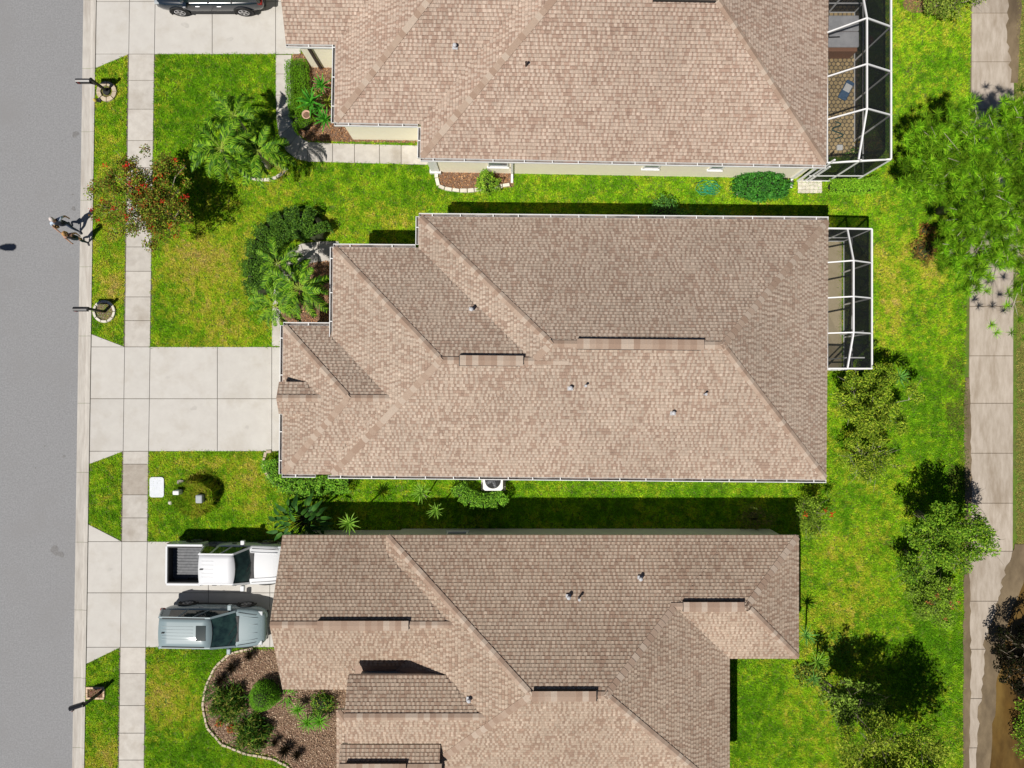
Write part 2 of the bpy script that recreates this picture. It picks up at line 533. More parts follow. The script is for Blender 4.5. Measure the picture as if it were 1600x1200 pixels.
# garden walks
def path_slabs(name, label, left, right, m=M['sidewalk'], z=0.035, cat='path'):
    """left and right: matching points along the two sides of a path; a slab between each pair."""
    d = bed_sheet(name, left + right[::-1], 0.005, M['joint'], label=label, cat=cat, kind='structure')
    for i in range(len(left) - 1):
        slab(d, [left[i], right[i], right[i + 1], left[i + 1]], m, z)
    return left + right[::-1]
WALK1 = path_slabs('garden_path', 'curved concrete path from the top driveway round the palms to the porch',
                   [(431, 86), (431, 116), (431, 149), (432, 185), (436, 212), (447, 236), (462, 248), (480, 253), (520, 254), (554, 255), (593, 256), (627, 257), (676, 258)],
                   [(456, 86), (454, 116), (455, 149), (456, 178), (459, 195), (466, 209), (473, 217), (482, 222), (520, 224), (554, 225), (593, 226), (627, 227), (676, 228)])
WALK2 = path_slabs('garden_path', 'short curved concrete path beside the dark hedge and palms of the middle house',
                   [(530, 377), (498, 377), (470, 381), (449, 396), (435, 420), (428, 455), (425, 495), (425, 541)],
                   [(530, 409), (498, 409), (480, 413), (463, 425), (449, 442), (441, 465), (438, 495), (438, 541)])

# cart path behind the gardens
cart = bed_sheet('cart_path', [(1518, -110), (1585, -110), (1581, 1290), (1509, 1290)], 0.006, M['mud'], label='weathered concrete cart path behind the back gardens', cat='path', kind='structure')
py_ = [-132, -56, 21, 97, 171, 248, 325, 402, 479, 556, 630, 708, 786, 861, 939, 1014, 1091, 1168, 1245]
for a, b in zip(py_[:-1], py_[1:]):
    slab(cart, [(xl(a, 1518, 1509), a), (xl(a, 1584, 1581), a), (xl(b, 1584, 1581), b), (xl(b, 1518, 1509), b)], M['path'])
def wavy(pts, amp, n, seed):
    rr = random.Random(seed)
    out = []
    for i in range(len(pts) - 1):
        for k in range(n):
            f = k / n
            out.append((pts[i][0] + (pts[i + 1][0] - pts[i][0]) * f + rr.uniform(-amp, amp), pts[i][1] + (pts[i + 1][1] - pts[i][1]) * f))
    return out + [pts[-1]]
MUD = wavy([(1586, 850), (1566, 905), (1555, 950), (1538, 1000), (1534, 1060), (1527, 1130), (1522, 1260)], 3.0, 8, 3) + [(1760, 1260), (1760, 850)]
bed_sheet('mud_bank', MUD, 0.047, M['mud'], label='brown silty mud washed over the lower cart path', cat='mud', kind='structure')
WAT = wavy([(1640, 860), (1600, 900), (1578, 960), (1568, 1010), (1556, 1070), (1551, 1130), (1540, 1260)], 2.5, 5, 4) + [(1752, 1260), (1752, 860)]
bed_sheet('muddy_water', WAT, 0.052, M['water'], label='shallow brown water lying beside the cart path', cat='water', kind='structure')
MUD2 = wavy([(1507, 590), (1505, 700), (1508, 800), (1506, 900), (1504, 1000), (1503, 1260)], 1.5, 9, 6) + wavy([(1513, 1260), (1516, 1100), (1516, 1000), (1515, 900), (1517, 800), (1517, 700), (1514, 590)], 1.5, 11, 7)
bed_sheet('mud_edge', MUD2, 0.039, M['mud'], label='thin strip of bare mud along the left edge of the cart path', cat='mud', kind='structure')
MUD3 = wavy([(1575, -40), (1574, 60), (1578, 130)], 3.5, 10, 16) + [(1590, 130)] + wavy([(1592, 60), (1596, -40)], 2.0, 4, 17)
bed_sheet('mud_edge', MUD3, 0.039, M['mud'], label='dark mud stain on the right edge of the cart path above the pine', cat='mud', kind='structure')

# ---------------------------------------------------------------- houses
P0 = 0.49                                      # roof pitch


class Rect:
    """One wing of a roof: a rectangle with eaves at z0; a side whose pitch is None is a gable end. Ridges run along x."""
    def __init__(s, x0, x1, y0, y1, z0=2.7, pw=P0, pe=P0, pn=P0, ps=P0):
        s.x0, s.x1, s.y0, s.y1, s.z0, s.pw, s.pe, s.pn, s.ps = x0, x1, y0, y1, z0, pw, pe, pn, ps
        D = y1 - y0
        s.dS = D * pn / (pn + ps)
        s.zr = z0 + ps * s.dS
        s.ry = y0 + s.dS
        s.rx0 = x0 + (s.zr - z0) / pw if pw else x0
        s.rx1 = x1 - (s.zr - z0) / pe if pe else x1

    def h(s, x, y):
        z = np.minimum(s.z0 + s.ps * (y - s.y0), s.z0 + s.pn * (s.y1 - y))
        if s.pw: z = np.minimum(z, s.z0 + s.pw * (x - s.x0))
        if s.pe: z = np.minimum(z, s.z0 + s.pe * (s.x1 - x))
        return np.where((x >= s.x0) & (x <= s.x1) & (y >= s.y0) & (y <= s.y1), z, -9.0)

    def planes(s):
        """side, pitch, run, L(d), R(d), to_xy(a, d)"""
        out = []
        zr = s.zr - s.z0
        L = (lambda d, p: s.x0 + p * d / s.pw) if s.pw else (lambda d, p: s.x0 + 0 * d)
        Rr = (lambda d, p: s.x1 - p * d / s.pe) if s.pe else (lambda d, p: s.x1 + 0 * d)
        out.append(('S', s.ps, zr / s.ps, lambda d: L(d, s.ps), lambda d: Rr(d, s.ps), lambda a, d: (a, s.y0 + d)))
        out.append(('N', s.pn, zr / s.pn, lambda d: L(d, s.pn), lambda d: Rr(d, s.pn), lambda a, d: (a, s.y1 - d)))
        lo, hi = (lambda p: lambda d: s.y0 + p * d / s.ps), (lambda p: lambda d: s.y1 - p * d / s.pn)
        if s.pw: out.append(('W', s.pw, zr / s.pw, lo(s.pw), hi(s.pw), lambda a, d: (s.x0 + d, a)))
        if s.pe: out.append(('E', s.pe, zr / s.pe, lo(s.pe), hi(s.pe), lambda a, d: (s.x1 - d, a)))
        return out


TAN = np.array([0.435, 0.345, 0.272])
BRN = np.array([0.335, 0.238, 0.182])
TAN2 = np.array([0.462, 0.372, 0.298])


def shingles(rects, seed, tint=(1, 1, 1)):
    r = np.random.default_rng(seed)
    VV, FF, CC, n0 = [], [], [], 0
    e = 0.128
    for i, q in enumerate(rects):
        for side, p, run, L, Rr, xy in q.planes():
            nc = int(math.ceil(run / e))
            for k in range(nc):
                d0, d1 = k * e, min((k + 1) * e + 0.012, run)
                lo, hi = float(L(d0)), float(Rr(d0))
                if hi - lo < 0.02: continue
                nt_ = int((hi - lo) / 0.085) + 12
                wds = np.where(np.arange(nt_) % 2 == 0, r.uniform(0.085, 0.145, nt_), r.uniform(0.055, 0.105, nt_))
                ed = lo - r.random() * 0.3 + np.concatenate([[0], np.cumsum(wds)])
                ed = ed[ed < hi + 0.4]
                a0, a1 = ed[:-1], ed[1:]
                par = (np.arange(len(a0)) % 2).astype(bool)
                lo1, hi1 = float(L(d1)), float(Rr(d1))
                bl0, bl1 = np.clip(a0, lo, hi), np.clip(a1, lo, hi)
                tl0, tl1 = np.clip(a0, min(lo1, hi1), max(lo1, hi1)), np.clip(a1, min(lo1, hi1), max(lo1, hi1))
                ok = (bl1 - bl0 > 0.004) | (tl1 - tl0 > 0.004)
                bl0, bl1, tl0, tl1, par = bl0[ok], bl1[ok], tl0[ok], tl1[ok], par[ok]
                n = len(bl0)
                if n == 0: continue
                c = (bl0 + bl1) / 2
                cx, cyy = xy(c, np.full(n, (d0 + d1) / 2))
                z = q.z0 + p * (d0 + d1) / 2
                keep = np.ones(n, bool)
                for j, o in enumerate(rects):
                    if j == i: continue
                    hz = o.h(np.asarray(cx, float) + 0 * c, np.asarray(cyy, float) + 0 * c)
                    keep &= ~(hz > z + 0.045)
                    if j < i:
                        e0, f0 = xy(bl0, np.full(n, d0))
                        e1, f1 = xy(bl1, np.full(n, d0))
                        zz = q.z0 + p * d0
                        keep &= ~((np.abs(o.h(np.asarray(e0, float) + 0 * c, np.asarray(f0, float) + 0 * c) - zz) <= 0.03) & (np.abs(o.h(np.asarray(e1, float) + 0 * c, np.asarray(f1, float) + 0 * c) - zz) <= 0.03))
                if not keep.any(): continue
                bl0, bl1, tl0, tl1, par = bl0[keep], bl1[keep], tl0[keep], tl1[keep], par[keep]
                n = len(bl0)
                lift = 0.012 + 0.011 * (~par) + r.random(n) * 0.004
                zb, zt = q.z0 + p * d0, q.z0 + p * d1
                def pt(a, d, zz):
                    x, y = xy(a, np.full(n, d))
                    return np.stack([np.asarray(x, float) + np.zeros(n), np.asarray(y, float) + np.zeros(n), zz], 1)
                g0 = 0.003
                dm = d0 + (d1 - d0) * 0.74
                zm = zb + lift + (zt + 0.004 - zb - lift) * 0.74
                ml0, ml1 = bl0 + (tl0 - bl0) * 0.74, bl1 + (tl1 - bl1) * 0.74
                bl_, br_ = pt(bl0 + g0, d0, zb + lift), pt(bl1 - g0, d0, zb + lift)
                m0, m1 = pt(ml0 + g0 * 0.3, dm, zm), pt(ml1 - g0 * 0.3, dm, zm)
                v = np.stack([bl_, br_, m1, m0, m0, m1, pt(tl1, d1, np.full(n, zt + 0.004)), pt(tl0, d1, np.full(n, zt + 0.004)),
                              bl_, br_, pt(bl0 + g0, d0 + 0.002, np.full(n, zb - 0.01)), pt(bl1 - g0, d0 + 0.002, np.full(n, zb - 0.01))], 1)
                f = np.array([[0, 1, 2, 3], [4, 5, 6, 7], [10, 11, 9, 8]])
                if side not in 'SE': f = f[:, ::-1]
                VV.append(v.reshape(-1, 3))
                FF.append((n0 + np.arange(n)[:, None, None] * 12 + f[None]).reshape(-1, 4))
                n0 += 12 * n
                mx, my = xy((bl0 + bl1) / 2, np.full(n, d0))
                nz = fbm(np.asarray(mx, float) + 50 + np.zeros(n), np.asarray(my, float) + 50 + np.zeros(n), 0.55, seed + 3)
                mxx, myy = np.asarray(mx, float) + 50 + np.zeros(n), np.asarray(my, float) + 50 + np.zeros(n)
                t = r.random(n) * 0.95 + (nz - 0.5) * 0.65
                dark = np.where(par, t < 0.66, t < 0.10)
                col = np.where(dark[:, None], BRN, np.where((t < 0.60)[:, None], TAN, TAN2))
                col = np.where((par & ~dark)[:, None], BRN * 0.3 + TAN * 0.7, col)
                col = col * (0.86 + 0.28 * fbm(mxx, myy, 3.2, seed + 9)[:, None])
                col = col * (1 + r.normal(size=(n, 1)) * 0.06) * np.array(tint)
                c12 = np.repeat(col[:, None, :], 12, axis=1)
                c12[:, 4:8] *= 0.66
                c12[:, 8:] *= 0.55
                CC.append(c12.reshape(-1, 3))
    return np_mesh('shingles', np.concatenate(VV), np.concatenate(FF), M['shingle'], np.concatenate(CC))


def cap_mesh(m, drop, half=0.14, ln=0.29):
    b = MB()
    t = 0.012
    vs = []
    for x, dz in ((0, 0.020), (ln, 0.002)):
        vs += [(x, -half, dz - drop * half), (x, 0, dz), (x, half, dz - drop * half)]
    vs += [(0, -half, -t - drop * half), (0, 0, -t), (0, half, -t - drop * half)]
    b.add(vs, [(0, 3, 4, 1), (1, 4, 5, 2), (6, 0, 1, 7), (7, 1, 2, 8), (0, 6, 3), (2, 5, 8)])
    return b.mesh('cap', m)


CAP_HIP = [cap_mesh(m, 0.34) for m in CAPM]
CAP_RIDGE = [cap_mesh(m, 0.43) for m in CAPM]
CAP_VENT = [cap_mesh(m, 0.14, 0.20) for m in CAPM]


class House:
    def __init__(s, label, pivot, rz, wallmat, group='beige houses with tan shingle roofs'):
        s.p = at(*pivot)
        s.rz = rz
        s.root = thing('house', label, 'house', s.p, rz, group)
        s.wallmat = wallmat
        s.rects = []

    def L(s, px, py, z=0.0):
        v = at(px, py, z) - s.p
        v.rotate(Matrix.Rotation(-s.rz, 3, 'Z'))
        return v

    def roofz(s, x, y):
        return max(float(r.h(np.array(x), np.array(y))) for r in s.rects)

    def on_roof(s, px, py):
        z = 3.5
        for _ in range(12):
            v = s.L(px, py, z)
            z = s.roofz(v.x, v.y)
            if z < 0: z = 2.7
        return Vector((v.x, v.y, z))

    def build(s, seed, vents=(), inset=0.2, wall_rects=None, gable_over=0.35, tint=(1, 1, 1)):
        deck, fas, wal = MB(), MB(), MB()
        for i, q in enumerate(s.rects):
            for side, p, run, L, Rr, xy in q.planes():
                lo, hi, l1, h1 = float(L(0.0)), float(Rr(0.0)), float(L(run)), float(Rr(run))
                pts = [(*xy(lo, 0.0), q.z0 - 0.014), (*xy(hi, 0.0), q.z0 - 0.014), (*xy(h1, run), q.zr - 0.014), (*xy(l1, run), q.zr - 0.014)]
                deck.add(pts, [(0, 1, 2, 3) if side in 'SE' else (3, 2, 1, 0)])
            k = 0.004 * i
            fas.box(q.x0 + 0.012 + k, q.x1 - 0.012 - k, q.y0 + 0.012 + k, q.y1 - 0.012 - k, q.z0 - 0.2 - k, q.z0 - 0.03 - k)
            for sd, x, sg in (('pw', q.x0, 1), ('pe', q.x1, -1)):
                if getattr(q, sd) is None:
                    xx = x + sg * (0.02 + k)
                    fas.add([(xx, q.y0 + 0.05, q.z0 - 0.03), (xx, q.y1 - 0.05, q.z0 - 0.03), (xx, q.ry, q.zr - 0.03)], [(0, 1, 2) if sg < 0 else (2, 1, 0)])
            wz = q.z0 - 0.18 - k
            o = inset + 0.003 * i
            wal.box(q.x0 + (o if q.pw else gable_over), q.x1 - o, q.y0 + o, q.y1 - o, -0.05, wz)
        s.roof = deck.build('roof', M['deck'], s.root)
        s.wall = wal.build('wall', s.wallmat, s.root)
        fas.build('fascia', M['fascia'], s.root)
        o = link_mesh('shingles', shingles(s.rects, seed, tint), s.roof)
        o['kind'] = 'stuff'
        # hip and ridge caps
        lines = []
        for i, q in enumerate(s.rects):
            lines.append((i, (q.rx0, q.ry, q.zr), (q.rx1, q.ry, q.zr), True))
            for pp, cx, rx in ((q.pw, q.x0, q.rx0), (q.pe, q.x1, q.rx1)):
                if pp:
                    for yy in (q.y0, q.y1): lines.append((i, (cx, yy, q.z0), (rx, q.ry, q.zr), False))
        vl = []
        for ri, xa, xb in vents:
            q = s.rects[ri]
            a, b = s.L(xa, 600 - q.zr, q.zr).x, s.L(xb, 600, q.zr).x
            if a > b: a, b = b, a
            # the pixel's x position at the ridge's own row
            vl.append((ri, a, b))
            v = MB()
            for (y0, y1) in ((-0.215, 0.0), (0.0, 0.215)):
                pr = [(y0, -0.47 * abs(y0) - 0.03), (y1, -0.47 * abs(y1) - 0.03), (y1, -0.14 * abs(y1) + 0.075), (y0, -0.14 * abs(y0) + 0.075)]
                v.add([(x, q.ry + y, q.zr + z) for x in (a, b) for y, z in pr], [(3, 2, 1, 0), (4, 5, 6, 7), (0, 1, 5, 4), (1, 2, 6, 5), (2, 3, 7, 6), (3, 0, 4, 7)])
            v.build('ridge_vent', M['trim'], s.root)
        rr = random.Random(seed)
        for i, a, b, ridge in lines:
            a, b = Vector(a), Vector(b)
            ln = (b - a).length
            if ln < 0.3: continue
            d = (b - a) / ln
            n = int(ln / 0.245)
            last = 0
            for k in range(n + 1):
                p = a + d * min(k * 0.245 + (0.02 if ridge else 0.09), ln - 0.2)
                c = p + d * 0.12
                inv = ridge and any(ri == i and xa <= c.x <= xb for ri, xa, xb in vl)
                hid = False
                for j, o in enumerate(s.rects):
                    if j == i: continue
                    hz = float(o.h(np.array(c.x), np.array(c.y)))
                    if hz > c.z - (0.03 if not ridge else -0.02): hid = True
                if hid: continue
                wpx = (s.root.location + Matrix.Rotation(s.rz, 3, 'Z') @ c)
                q = CAM_H - c.z
                if not (-60 < CX + wpx.x * FPX / q < 1660 and -60 < CY - wpx.y * FPX / q < 1260): continue
                pool = CAP_VENT if inv else (CAP_RIDGE if ridge else CAP_HIP)
                if rr.random() < 0.85: last = rr.choice([q_ for q_ in range(4) if q_ != last])
                ob = link_mesh('ridge_cap', pool[last], s.roof)
                x = d
                y = Vector((0, 0, 1)).cross(x).normalized()
                z = x.cross(y)
                mt = Matrix((x, y, z)).transposed().to_4x4()
                mt.translation = p + Vector((0, 0, 0.115 if inv else 0.032))
                ob.matrix_local = mt

    def gutter(s, a, b, out, z=2.66):
        """a, b local (x, y) along the eave; out = outward unit direction."""
        a, b, o = Vector((*a, z)), Vector((*b, z)), Vector((*out, 0))
        u = MB()
        u.bar(a + o * 0.125, b + o * 0.125, 0.028, 0.11)
        u.bar(a + o * 0.006, b + o * 0.006, 0.008, 0.10)
        d = (b - a).normalized()
        for e, sg in ((a, 1), (b, -1)):
            u.bar(e + d * sg * 0.006 + o * 0.012, e + d * sg * 0.006 + o * 0.112, 0.010, 0.098)
        g_ = u.build('gutter', M['white'], s.root)
        t = MB()
        t.bar(a + o * 0.06 - Vector((0, 0, 0.052)), b + o * 0.06 - Vector((0, 0, 0.052)), 0.10, 0.012)
        t.build('gutter_trough', M['dirt_shade'], g_)
        n = max(1, int((b - a).length / 1.18))
        for k in range(n):
            f = (k + 0.5 + random.uniform(-0.12, 0.12)) / n
            q = a.lerp(b, f)
            sb = MB()
            sb.bar(q + o * 0.004 + Vector((0, 0, 0.058)), q + o * 0.138 + Vector((0, 0, 0.058)), 0.04, 0.008)
            sb.build('gutter_strap', M['white'], g_)

    def pipe(s, px, py, kind='cap'):
        v = s.on_roof(px, py)
        b = MB()
        if kind == 'cap':
            b.lathe([(0.04, -0.1), (0.04, 0.17), (0.085, 0.17), (0.085, 0.225), (0.065, 0.255), (0.02, 0.27)], 12, v)
            o = b.build('roof_vent', M['lead'], s.root, smooth=False)
            f = MB()
            f.bar(v + Vector((-0.11, 0, 0.03)), v + Vector((0.11, 0, 0.03)), 0.2, 0.012)
            f.build('flashing', M['lead'], o)
        else:
            b.lathe([(0.04, -0.1), (0.04, 0.30), (0.055, 0.30), (0.055, 0.33)], 10, v)
            b.build('vent_pipe', M['dark_pipe'] if kind == 'dark' else M['lead'], s.root)

    def wall_window(s, xa, xb, y, z0, z1, south=True, nm='window'):
        """A window in a south (or north) facing wall: local x range, wall y."""
        sg = -1 if south else 1
        f = MB()
        for x0, x1, q0, q1 in ((xa - 0.06, xa, z0 - 0.06, z1 + 0.06), (xb, xb + 0.06, z0 - 0.06, z1 + 0.06), (xa, xb, z1, z1 + 0.06), (xa, xb, z0 - 0.06, z0)):
            f.box(x0, x1, min(y, y + sg * 0.05), max(y, y + sg * 0.05), q0, q1)
        o = f.build(nm, M['white'], s.root)
        p = MB()
        p.box(xa, xb, min(y, y + sg * 0.02), max(y, y + sg * 0.02), z0, z1)
        p.build('pane', M['window'], o)
        k = MB()
        k.box(xa - 0.1, xb + 0.1, min(y, y + sg * 0.10), max(y, y + sg * 0.10), z0 - 0.13, z0 - 0.062)
        k.build('sill', M['white'], o)

HZ = 2.65
# --- middle house
h2 = House('middle house with complete tan hip roof, white gutters and empty driveway', (965, 545), R(-0.5), M['wall'])
ed = dict(mW=h2.L(650, 358, HZ).x + 0.13, E=h2.L(1293, 545, HZ).x - 0.03, N=h2.L(965, 336.5, HZ).y - 0.13, S=h2.L(965, 751, HZ).y + 0.13,
          dW=h2.L(516, 440, HZ).x + 0.13, dN=h2.L(583, 382, HZ).y - 0.13, gW=h2.L(437.5, 625, 2.42).x + 0.13, gN=h2.L(476, 504, 2.42).y - 0.13)
h2.rects = [Rect(ed['mW'], ed['E'], ed['S'], ed['N'], pe=0.515),
            Rect(ed['dW'], ed['mW'] + 6.2, ed['S'] + 0.001, ed['dN'], pe=None),
            Rect(ed['gW'], ed['dW'] + 3.6, ed['S'] + 0.002, ed['gN'], z0=2.46, pe=None, pn=0.51, ps=0.47)]
gr = h2.L(437, 622, 3.6)
h2.rects.append(Rect(ed['gW'] + 0.03, gr.x + 2.6, gr.y - 0.68, gr.y + 0.68, z0=3.06, pw=None, pe=None))
h2.build(21, vents=[(0, 902, 1094), (1, 717, 812)])
m, d_, gg = h2.rects[:3]
h2.gutter((m.x0, m.y1), (m.x1, m.y1), (0, 1))
h2.gutter((d_.x0, d_.y1), (m.x0 - 0.14, d_.y1), (0, 1))
h2.gutter((gg.x0, gg.y1), (d_.x0 - 0.14, gg.y1), (0, 1), 2.42)
h2.gutter((m.x0, d_.y1 + 0.14), (m.x0, m.y1), (-1, 0))
h2.gutter((d_.x0, gg.y1 - 0.5), (d_.x0, d_.y1), (-1, 0))
h2.gutter((gg.x0, gr.y + 0.45), (gg.x0, gg.y1), (-1, 0), 2.42)
h2.gutter((gg.x0, gg.y0), (gg.x0, gr.y - 0.72), (-1, 0), 2.42)
h2.gutter((gg.x0, gg.y0), (h2.L(491, 750, HZ).x, gg.y0), (0, -1), 2.42)
h2.gutter((h2.L(513, 750, HZ).x, m.y0), (m.x1, m.y0), (0, -1))
for p in ((737, 484), (891, 606), (1051, 645)): h2.pipe(*p)
for p in ((914, 603), (1100, 616)): h2.pipe(*p, kind='lead')

# --- top house
h1 = House('top house cut by the picture edge, with cream walls and a large screen cage', (965, 130), R(-1.0), M['wall'])
mW, E1, S1, dW, dS, gW, gS = (h1.L(653, 223, HZ).x + 0.13, h1.L(1293, 130, HZ).x - 0.03, h1.L(965, 257.5, HZ).y + 0.13, h1.L(519, 135, HZ).x + 0.13,
                              h1.L(586, 198, HZ).y + 0.13, h1.L(447, 35, HZ).x + 0.03, h1.L(484, 75, HZ).y + 0.13)
N1 = S1 + 11.25
h1.rects = [Rect(mW, E1, S1, N1), Rect(dW, mW + 6.0, dS, N1 - 0.001, pe=None), Rect(gW, dW + 4.5, gS, N1 - 0.002, pw=None, pe=None)]
h1.build(33, vents=[(0, 1010, 1108)], tint=(1.04, 1.02, 1.03))
m, d_, gg = h1.rects
h1.gutter((m.x0, m.y0), (m.x1, m.y0), (0, -1))
h1.gutter((m.x0, m.y0), (m.x0, d_.y0 - 0.14), (-1, 0))
h1.gutter((d_.x0, d_.y0), (m.x0 - 0.14, d_.y0), (0, -1))
h1.gutter((d_.x0, d_.y0), (d_.x0, gg.y0 + 0.5), (-1, 0))
h1.gutter((gg.x0, gg.y0), (d_.x0 - 0.14, gg.y0), (0, -1))
h1.pipe(711, 74)
h1.pipe(822, 103, 'dark')
wy = m.y0 + 0.2
for xa, xb in ((1008, 1030), (1112, 1130)):
    h1.wall_window(h1.L(xa, 268, 1.6).x, h1.L(xb, 268, 1.6).x, wy, 1.25, 2.25)
h1.wall_window(h1.L(764, 262, 1.6).x, h1.L(792, 262, 1.6).x, wy, 1.15, 2.2)
c = MB()
q = h1.L(681, 268, 0)
c.box(q.x - 0.2, q.x + 0.2, q.y - 0.08, q.y + 0.32, 0, 2.48)
c.box(q.x - 0.26, q.x + 0.26, q.y - 0.14, q.y + 0.38, 0, 0.25)
c.build('porch_column', M['white'], h1.root, bevel=0.01)
for px in (800, 1236):
    c = MB()
    q = h1.L(px, 275, 0)
    c.box(q.x - 0.05, q.x + 0.05, wy - 0.07, wy, 0.06, 2.5)
    c.bar((q.x, wy - 0.04, 0.1), (q.x, wy - 0.45, 0.04), 0.1, 0.07)
    c.build('downspout', M['white'], h1.root)
c = MB()
q = h1.L(502, 103, 0)
c.box(q.x - 0.06, q.x + 0.06, gg.y0 + 0.11, gg.y0 + 0.2, 0.0, 2.5)
c.build('downspout', M['dark_pipe'], h1.root)

# --- bottom house
h3 = House('bottom house with gabled garage wing over the white pickup and no gutters', (840, 1000), 0.0, M['wall_shade_grey'])
N3 = h3.L(900, 836, 2.7).y
gN, gS, gW = h3.L(510, 836, 2.4).y - 0.002, h3.L(490, 1077, 2.4).y, h3.L(441.5, 956, 2.4).x
eW = h3.p.x
h3.rects = [Rect(-5.4 - eW, h3.L(1140, 1115, 2.7).x, N3 - 11.3, N3, pw=0.45),
            Rect(gW, -2.4 - eW, gS, gN, z0=2.4, pw=None, pe=None),
            Rect(6.5 - eW, h3.L(1248, 932, 2.7).x, h3.L(1195, 1029, 2.7).y, N3 - 0.001, pw=None),
            Rect(h3.L(543, 1080, 4.0).x, -0.6 - eW, h3.L(600, 1055, 3.93).y - 2.8, h3.L(600, 1055, 3.93).y, z0=3.93, pw=None, pe=None),
            Rect(h3.L(526, 1150, 2.7).x, 0.5 - eW, N3 - 11.3 + 0.02, h3.L(535, 1109, 2.7).y),
            Rect(h3.L(531, 1190, 4.0).x, -2.95 - eW, -16.35 - h3.p.y, -14.85 - h3.p.y, z0=3.87, pw=None, pe=None)]
h3.build(55, vents=[(0, 835, 933), (1, 497, 638), (2, 1067, 1157), (5, 541, 635)], inset=0.27, tint=(0.95, 0.93, 0.90))
for p in ((1000, 903), (888, 932), (733, 1092)): h3.pipe(*p)
h3.pipe(904, 934, 'lead')
h3.wall_window(h3.L(699, 833, 1.5).x, h3.L(728, 833, 1.5).x, N3 - 0.27, 1.0, 2.1, south=False)

# ---------------------------------------------------------------- screen cages
def cage(name, label, ytop, xs, ys, z_out, z_mid, xm, slab_x, end_drop, rails=(), loc_px=(1330, 470)):
    """A white aluminium screen cage against a house: beams across at picture rows ys (at the outer beam), outer beam column xs[1]."""
    base = at(*loc_px)
    root = thing(name, label, 'screen cage', base)
    D = lambda p: Vector(p) - base
    xo = at(xs[1], 600, z_out).x
    xi = at(xs[0], 600, 2.75).x
    xmid = at(xm, 600, z_mid).x
    Y = [at(0, y, z_out).y for y in ys]
    n = len(Y)
    def beam(a, b, nm='beam', wd=0.052, ht=0.085):
        m = MB()
        m.bar(D(a), D(b), wd, ht)
        m.build(nm, M['alu'], root)
    zi = 2.72
    zm = [z_mid - (end_drop if i in (0, n - 1) else 0) for i in range(n)]
    for i, y in enumerate(Y):
        if i in (0, n - 1):
            beam((xi, y, zi), (xo, y, z_out), wd=0.065)
        else:
            beam((xi, y, zi), (xmid, y, zm[i])); beam((xmid, y, zm[i]), (xo, y, z_out))
        for x in (xo,) if 0 < i < n - 1 else (xo, xi + 0.1, (xi + xo) / 2):
            m = MB()
            m.box(x - base.x - 0.035, x - base.x + 0.035, y - base.y - 0.03, y - base.y + 0.03, 0, z_out - 0.05)
            m.build('post', M['alu'], root)
    for i in range(n - 1):
        beam((xmid, Y[i], zm[i]), (xmid, Y[i + 1], zm[i + 1]))
    beam((xo, Y[0], z_out), (xo, Y[-1], z_out), wd=0.065)
    beam((xi, Y[0], zi - 0.06), (xi, Y[-1], zi - 0.06), wd=0.04)
    for z in (0.06, 0.85):
        beam((xo, Y[0], z), (xo, Y[-1], z), 'rail', 0.05, 0.06)
        for y in (Y[0], Y[-1]): beam((xi, y, z + 0.004), (xo, y, z + 0.004), 'rail', 0.05, 0.06)
    for a, b in rails: beam(a, b, 'rail', 0.05, 0.05)
    # screens, one per bay
    def scr(*p):
        m = MB()
        m.add([D(q) for q in p], [tuple(range(len(p)))])
        m.build('screen_panel', M['screen'], root)
    for i in range(n - 1):
        y0, y1 = Y[i], Y[i + 1]
        scr((xo - 0.005, y0, 0.06), (xo - 0.005, y1, 0.06), (xo - 0.005, y1, z_out), (xo - 0.005, y0, z_out))
        a0 = a1 = zi
        scr((xi, y0, a0), (xmid, y0, zm[i]), (xmid, y1, zm[i + 1]), (xi, y1, a1))
        scr((xmid, y0, zm[i]), (xo, y0, z_out), (xo, y1, z_out), (xmid, y1, zm[i + 1]))
    for y in (Y[0], Y[-1]):
        scr((xi, y, 0.06), (xo, y, 0.06), (xo, y, z_out), (xi, y, zi))
    return root, xi, xo, Y

c2, xi, xo, Y2 = cage('screen_cage', 'small white framed screen cage over a tan slab behind the middle house', None, (1294, 1362), (358, 411, 466, 521, 576), 2.6, 3.2, 1333.5, 1308, 0.55, loc_px=(1330, 470),
                      rails=[((15.3, 2.3, 0.02), (15.3, 2.3, 2.2)), ((14.6, 1.15, 2.1), (15.4, 1.15, 2.1)), ((14.7, 1.15, 0.1), (14.7, 1.15, 2.1))])
p2 = MB()
p2.box(12.9, xo - 0.10, Y2[-1] + 0.03, Y2[0] - 0.03, -0.05, 0.045)
props(p2.build('patio_slab', mat('tan_patio', (0.46, 0.38, 0.24), (0.52, 0.43, 0.29), scale=3)), 'plain tan concrete patio slab inside the small screen cage', 'patio', kind='structure')

c1, xi1, xo1, Y1 = cage('screen_cage', 'large white framed screen cage over the tub and pavers behind the top house', None, (1294, 1392), (-42, 42, 112, 180, 249), 3.2, 3.9, 1354.5, 1340, 0.7, loc_px=(1340, 130))
# door frame bars in the south side of the large cage
dr = MB()
for x in (1246, 1262):
    q = at(x, 283)
    dr.box(q.x - 0.04 - at(1340, 130).x, q.x + 0.04 - at(1340, 130).x, Y1[-1] - 0.05 - at(1340, 130).y, Y1[-1] + 0.03 - at(1340, 130).y, 0, 2.3)
dr.build('door_frame', M['alu'], c1)
